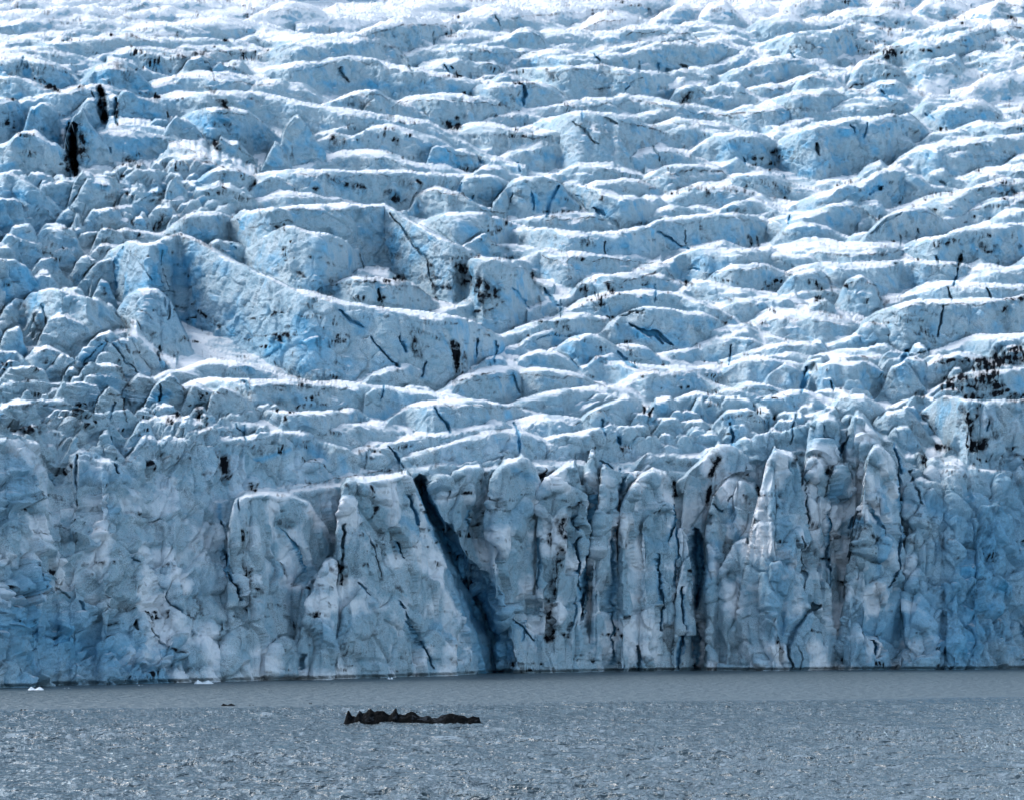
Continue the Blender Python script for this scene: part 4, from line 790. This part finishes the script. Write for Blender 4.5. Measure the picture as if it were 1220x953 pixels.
i, j = np.meshgrid(np.arange(n-1), np.arange(k-1), indexing='ij'); a = (i*k+j).ravel(); q = np.stack([a, a+k, a+k+1, a+1], 1)
me = bpy.data.meshes.new('lake_ripples'); me.vertices.add(len(co)); me.vertices.foreach_set('co', co.astype(np.float32).ravel()); me.loops.add(q.size); me.loops.foreach_set('vertex_index', q.ravel().astype(np.int32))
me.polygons.add(len(q)); me.polygons.foreach_set('loop_start', (np.arange(len(q))*4).astype(np.int32)); me.polygons.foreach_set('loop_total', np.full(len(q), 4, np.int32)); me.update(calc_edges=True); me.polygons.foreach_set('use_smooth', np.ones(len(q), bool))
o = bpy.data.objects.new('lake_water', me); COL.objects.link(o); me.materials.append(WAT); o['kind'] = 'structure'
lake.location.z = -.35
# ------------------------------------------------------------------ floating ice
def water_pt(px_, py_): D = F*CZ/(py_-HV); return np.array([(px_-610)/F*D, D, 0.])
def floe(name, px_, py_, prof, depth, m, label, cat, group=None, seed=0, rough=.12):
    """lumpy floating ice from a skyline profile [(dx m, height m)], rounded across its depth"""
    o0 = water_pt(px_, py_); pr = np.array(prof, float); n = 150; k = 40
    x = np.linspace(pr[0, 0], pr[-1, 0], n); s = np.linspace(-1, 1, k)
    Hc = np.interp(x, pr[:, 0], pr[:, 1]); A, S = np.meshgrid(x, s, indexing='ij')
    ends = np.sqrt(np.clip(1-((A-x.mean())/(x.max()-x.min())*2)**6, 0, 1))
    Yd = S*depth*(.35+.65*ends)
    Zt = Hc[:, None]*np.clip(1-np.abs(S)**2.2, 0, 1)*(.92+.22*fbm(A*1.1+seed, S*2.+seed, o=4, s=300))+fbm(A*3+seed, S*5, o=3, s=301)*rough*np.clip(1-np.abs(S)**4, 0, 1)-.12
    co = np.stack([A, Yd, Zt], -1).reshape(-1, 3); bot = co.copy(); bot[:, 2] = -.5
    i, j = np.meshgrid(np.arange(n-1), np.arange(k-1), indexing='ij'); a = (i*k+j).ravel(); q = np.stack([a, a+k, a+k+1, a+1], 1).tolist()
    nb = n*k; q += [[c_+nb for c_ in f_[::-1]] for f_ in q]
    ring = [i*k for i in range(n)]+[(n-1)*k+j for j in range(1, k)]+[i*k+k-1 for i in range(n-2, -1, -1)]+[j for j in range(k-2, 0, -1)]
    q += [[ring[i], ring[(i+1) % len(ring)], ring[(i+1) % len(ring)]+nb, ring[i]+nb][::-1] for i in range(len(ring))]
    me = bpy.data.meshes.new(name); me.from_pydata(np.concatenate([co, bot]).tolist(), [], q); me.update(); me.polygons.foreach_set('use_smooth', np.ones(len(q), bool))
    ob = bpy.data.objects.new(name, me); COL.objects.link(ob); ob.location = o0+np.array([0, 0, .22 if name == 'dirty_iceberg' else .03]); me.materials.append(m); ob['label'] = label; ob['category'] = cat
    if group: ob['group'] = group
    return ob
DRK, nt_, nd = mat('dirty_ice'); g = nd('ShaderNodeTexCoord').outputs['Object']
a = noise(nt_, g, .9, 6, .65, .5); a2 = noise(nt_, g, 5., 5, .7)
cc = mix(nt_, ramp(nt_, a, .55, .72), (.002, .003, .004), (.05, .058, .07)); cc = mix(nt_, ramp(nt_, a2, .55, .8, 0, .5), cc, (.02, .018, .02))
b = nd('ShaderNodeBsdfPrincipled'); nt_.links.new(cc, b.inputs['Base Color']); b.inputs['Roughness'].default_value = .8; b.inputs['Specular IOR Level'].default_value = .03; bb = nd('ShaderNodeBump'); bb.inputs['Distance'].default_value = .15; nt_.links.new(a2, bb.inputs['Height']); nt_.links.new(bb.outputs[0], b.inputs['Normal']); o_ = nd('ShaderNodeOutputMaterial'); nt_.links.new(b.outputs[0], o_.inputs[0])
WHT, nt_, nd = mat('white_ice'); b = nd('ShaderNodeBsdfPrincipled'); b.inputs['Base Color'].default_value = (.78, .84, .88, 1); b.inputs['Roughness'].default_value = .5; o_ = nd('ShaderNodeOutputMaterial'); nt_.links.new(b.outputs[0], o_.inputs[0])
mp = F*CZ/(863-HV)/F   # metres per pixel at the berg
pf = [(410,1),(413,12),(415,17),(419,9),(424,8),(428,14),(432,10),(441,16),(446,13),(456,17),(464,12),(472,18),(474,11),(481,12),(492,13),(500,10),(508,9),(516,7),(521,8),(527,10),(536,12),(545,11),(552,9),(557,6),(562,8),(571,7),(573,1)]
floe('dirty_iceberg', 491, 863, [((x-491)*mp, y*mp*1.08) for x, y in pf], 2.2, DRK, 'low jagged black iceberg floating in the lake', 'iceberg', rough=.16)
for (x, y, w, h_, lab, mt, sd) in [(43,822,21,.75,'long white ice floe at the foot of the dark blue ice, far left',WHT,1),(80,820,11,.25,'faint thin ice floe just right of the long white floe',WHT,2),(243,814.5,25,.9,'white ice floe with two bumps in front of the pale left cliff',WHT,3),(465,809,8,.6,'tiny white ice bit at the foot of the widest pillar',WHT,4),(168,816.5,9,.3,'tiny pale ice bit between the two larger white floes',WHT,5),
  (272,841,20,.55,'largest black ice scrap on the thin dark line across the lake',DRK,6),(300,840.5,9,.25,'small black ice scrap right of the largest one on the dark line',DRK,7),(28,847,10,.45,'black ice scrap alone near the left edge of the lake',DRK,8),(370,838.5,4,.35,'dot-like black ice scrap above left of the black iceberg',DRK,9),(388,838.5,9,.22,'flat black ice scrap directly above the iceberg end',DRK,10),(255,842,6,.2,'tiny black ice scrap just left of the largest one',DRK,11)]:
    mpx = F*CZ/(y-HV)/F; ww = w*mpx/2
    floe('ice_floe' if mt is WHT else 'ice_scrap', x, y, [(-ww, .02), (-ww*.6, h_), (-ww*.1, h_*.45), (ww*.35, h_*.95), (ww*.7, h_*.6), (ww, .02)], ww*.8+.2, mt, lab, 'ice floe' if mt is WHT else 'ice scrap', 'white ice floes under the glacier front' if mt is WHT else 'dark ice scraps on the lake', seed=sd*7.3, rough=.05)
# ------------------------------------------------------------------ camera, light
cam = bpy.data.cameras.new('camera'); co_ = bpy.data.objects.new('camera', cam); COL.objects.link(co_); sc.camera = co_
co_.location = (0, 0, CZ); co_.rotation_euler = (math.pi/2, 0, 0); cam.sensor_width = 36; cam.lens = 36*F/W; cam.shift_y = (HV-Hh/2)/W; cam.clip_end = 20000; cam.clip_start = 1
EL, AZ = math.radians(45), math.radians(-62)      # high sun beyond the ice, to the left, behind thin cloud
sun = bpy.data.lights.new('sun', 'SUN'); so = bpy.data.objects.new('sun', sun); COL.objects.link(so); sun.energy = 1.2; sun.angle = math.radians(24); sun.color = (1, .96, .94)
from mathutils import Vector
dvec = Vector((math.sin(AZ)*math.cos(EL), math.cos(AZ)*math.cos(EL), math.sin(EL))); so.rotation_euler = dvec.to_track_quat('Z', 'Y').to_euler()
w = bpy.data.worlds.new('World'); sc.world = w; w.use_nodes = True; nt_ = w.node_tree; bg = nt_.nodes['Background']; sky = nt_.nodes.new('ShaderNodeTexSky'); sky.sky_type = 'NISHITA'; sky.sun_disc = False
sky.sun_elevation = EL; sky.sun_rotation = AZ; sky.air_density = .5; sky.dust_density = .9; sky.ozone_density = 1.
hs = nt_.nodes.new('ShaderNodeHueSaturation'); hs.inputs['Saturation'].default_value = .72; hs.inputs['Hue'].default_value = .478; nt_.links.new(sky.outputs[0], hs.inputs['Color']); nt_.links.new(hs.outputs[0], bg.inputs[0]); bg.inputs[1].default_value = .15
sc.view_settings.view_transform = 'Standard'; sc.view_settings.look = 'None'; sc.view_settings.exposure = 1.45; sc.view_settings.gamma = 1
sc.cycles.use_denoising = True; sc.cycles.max_bounces = 5; sc.cycles.diffuse_bounces = 3
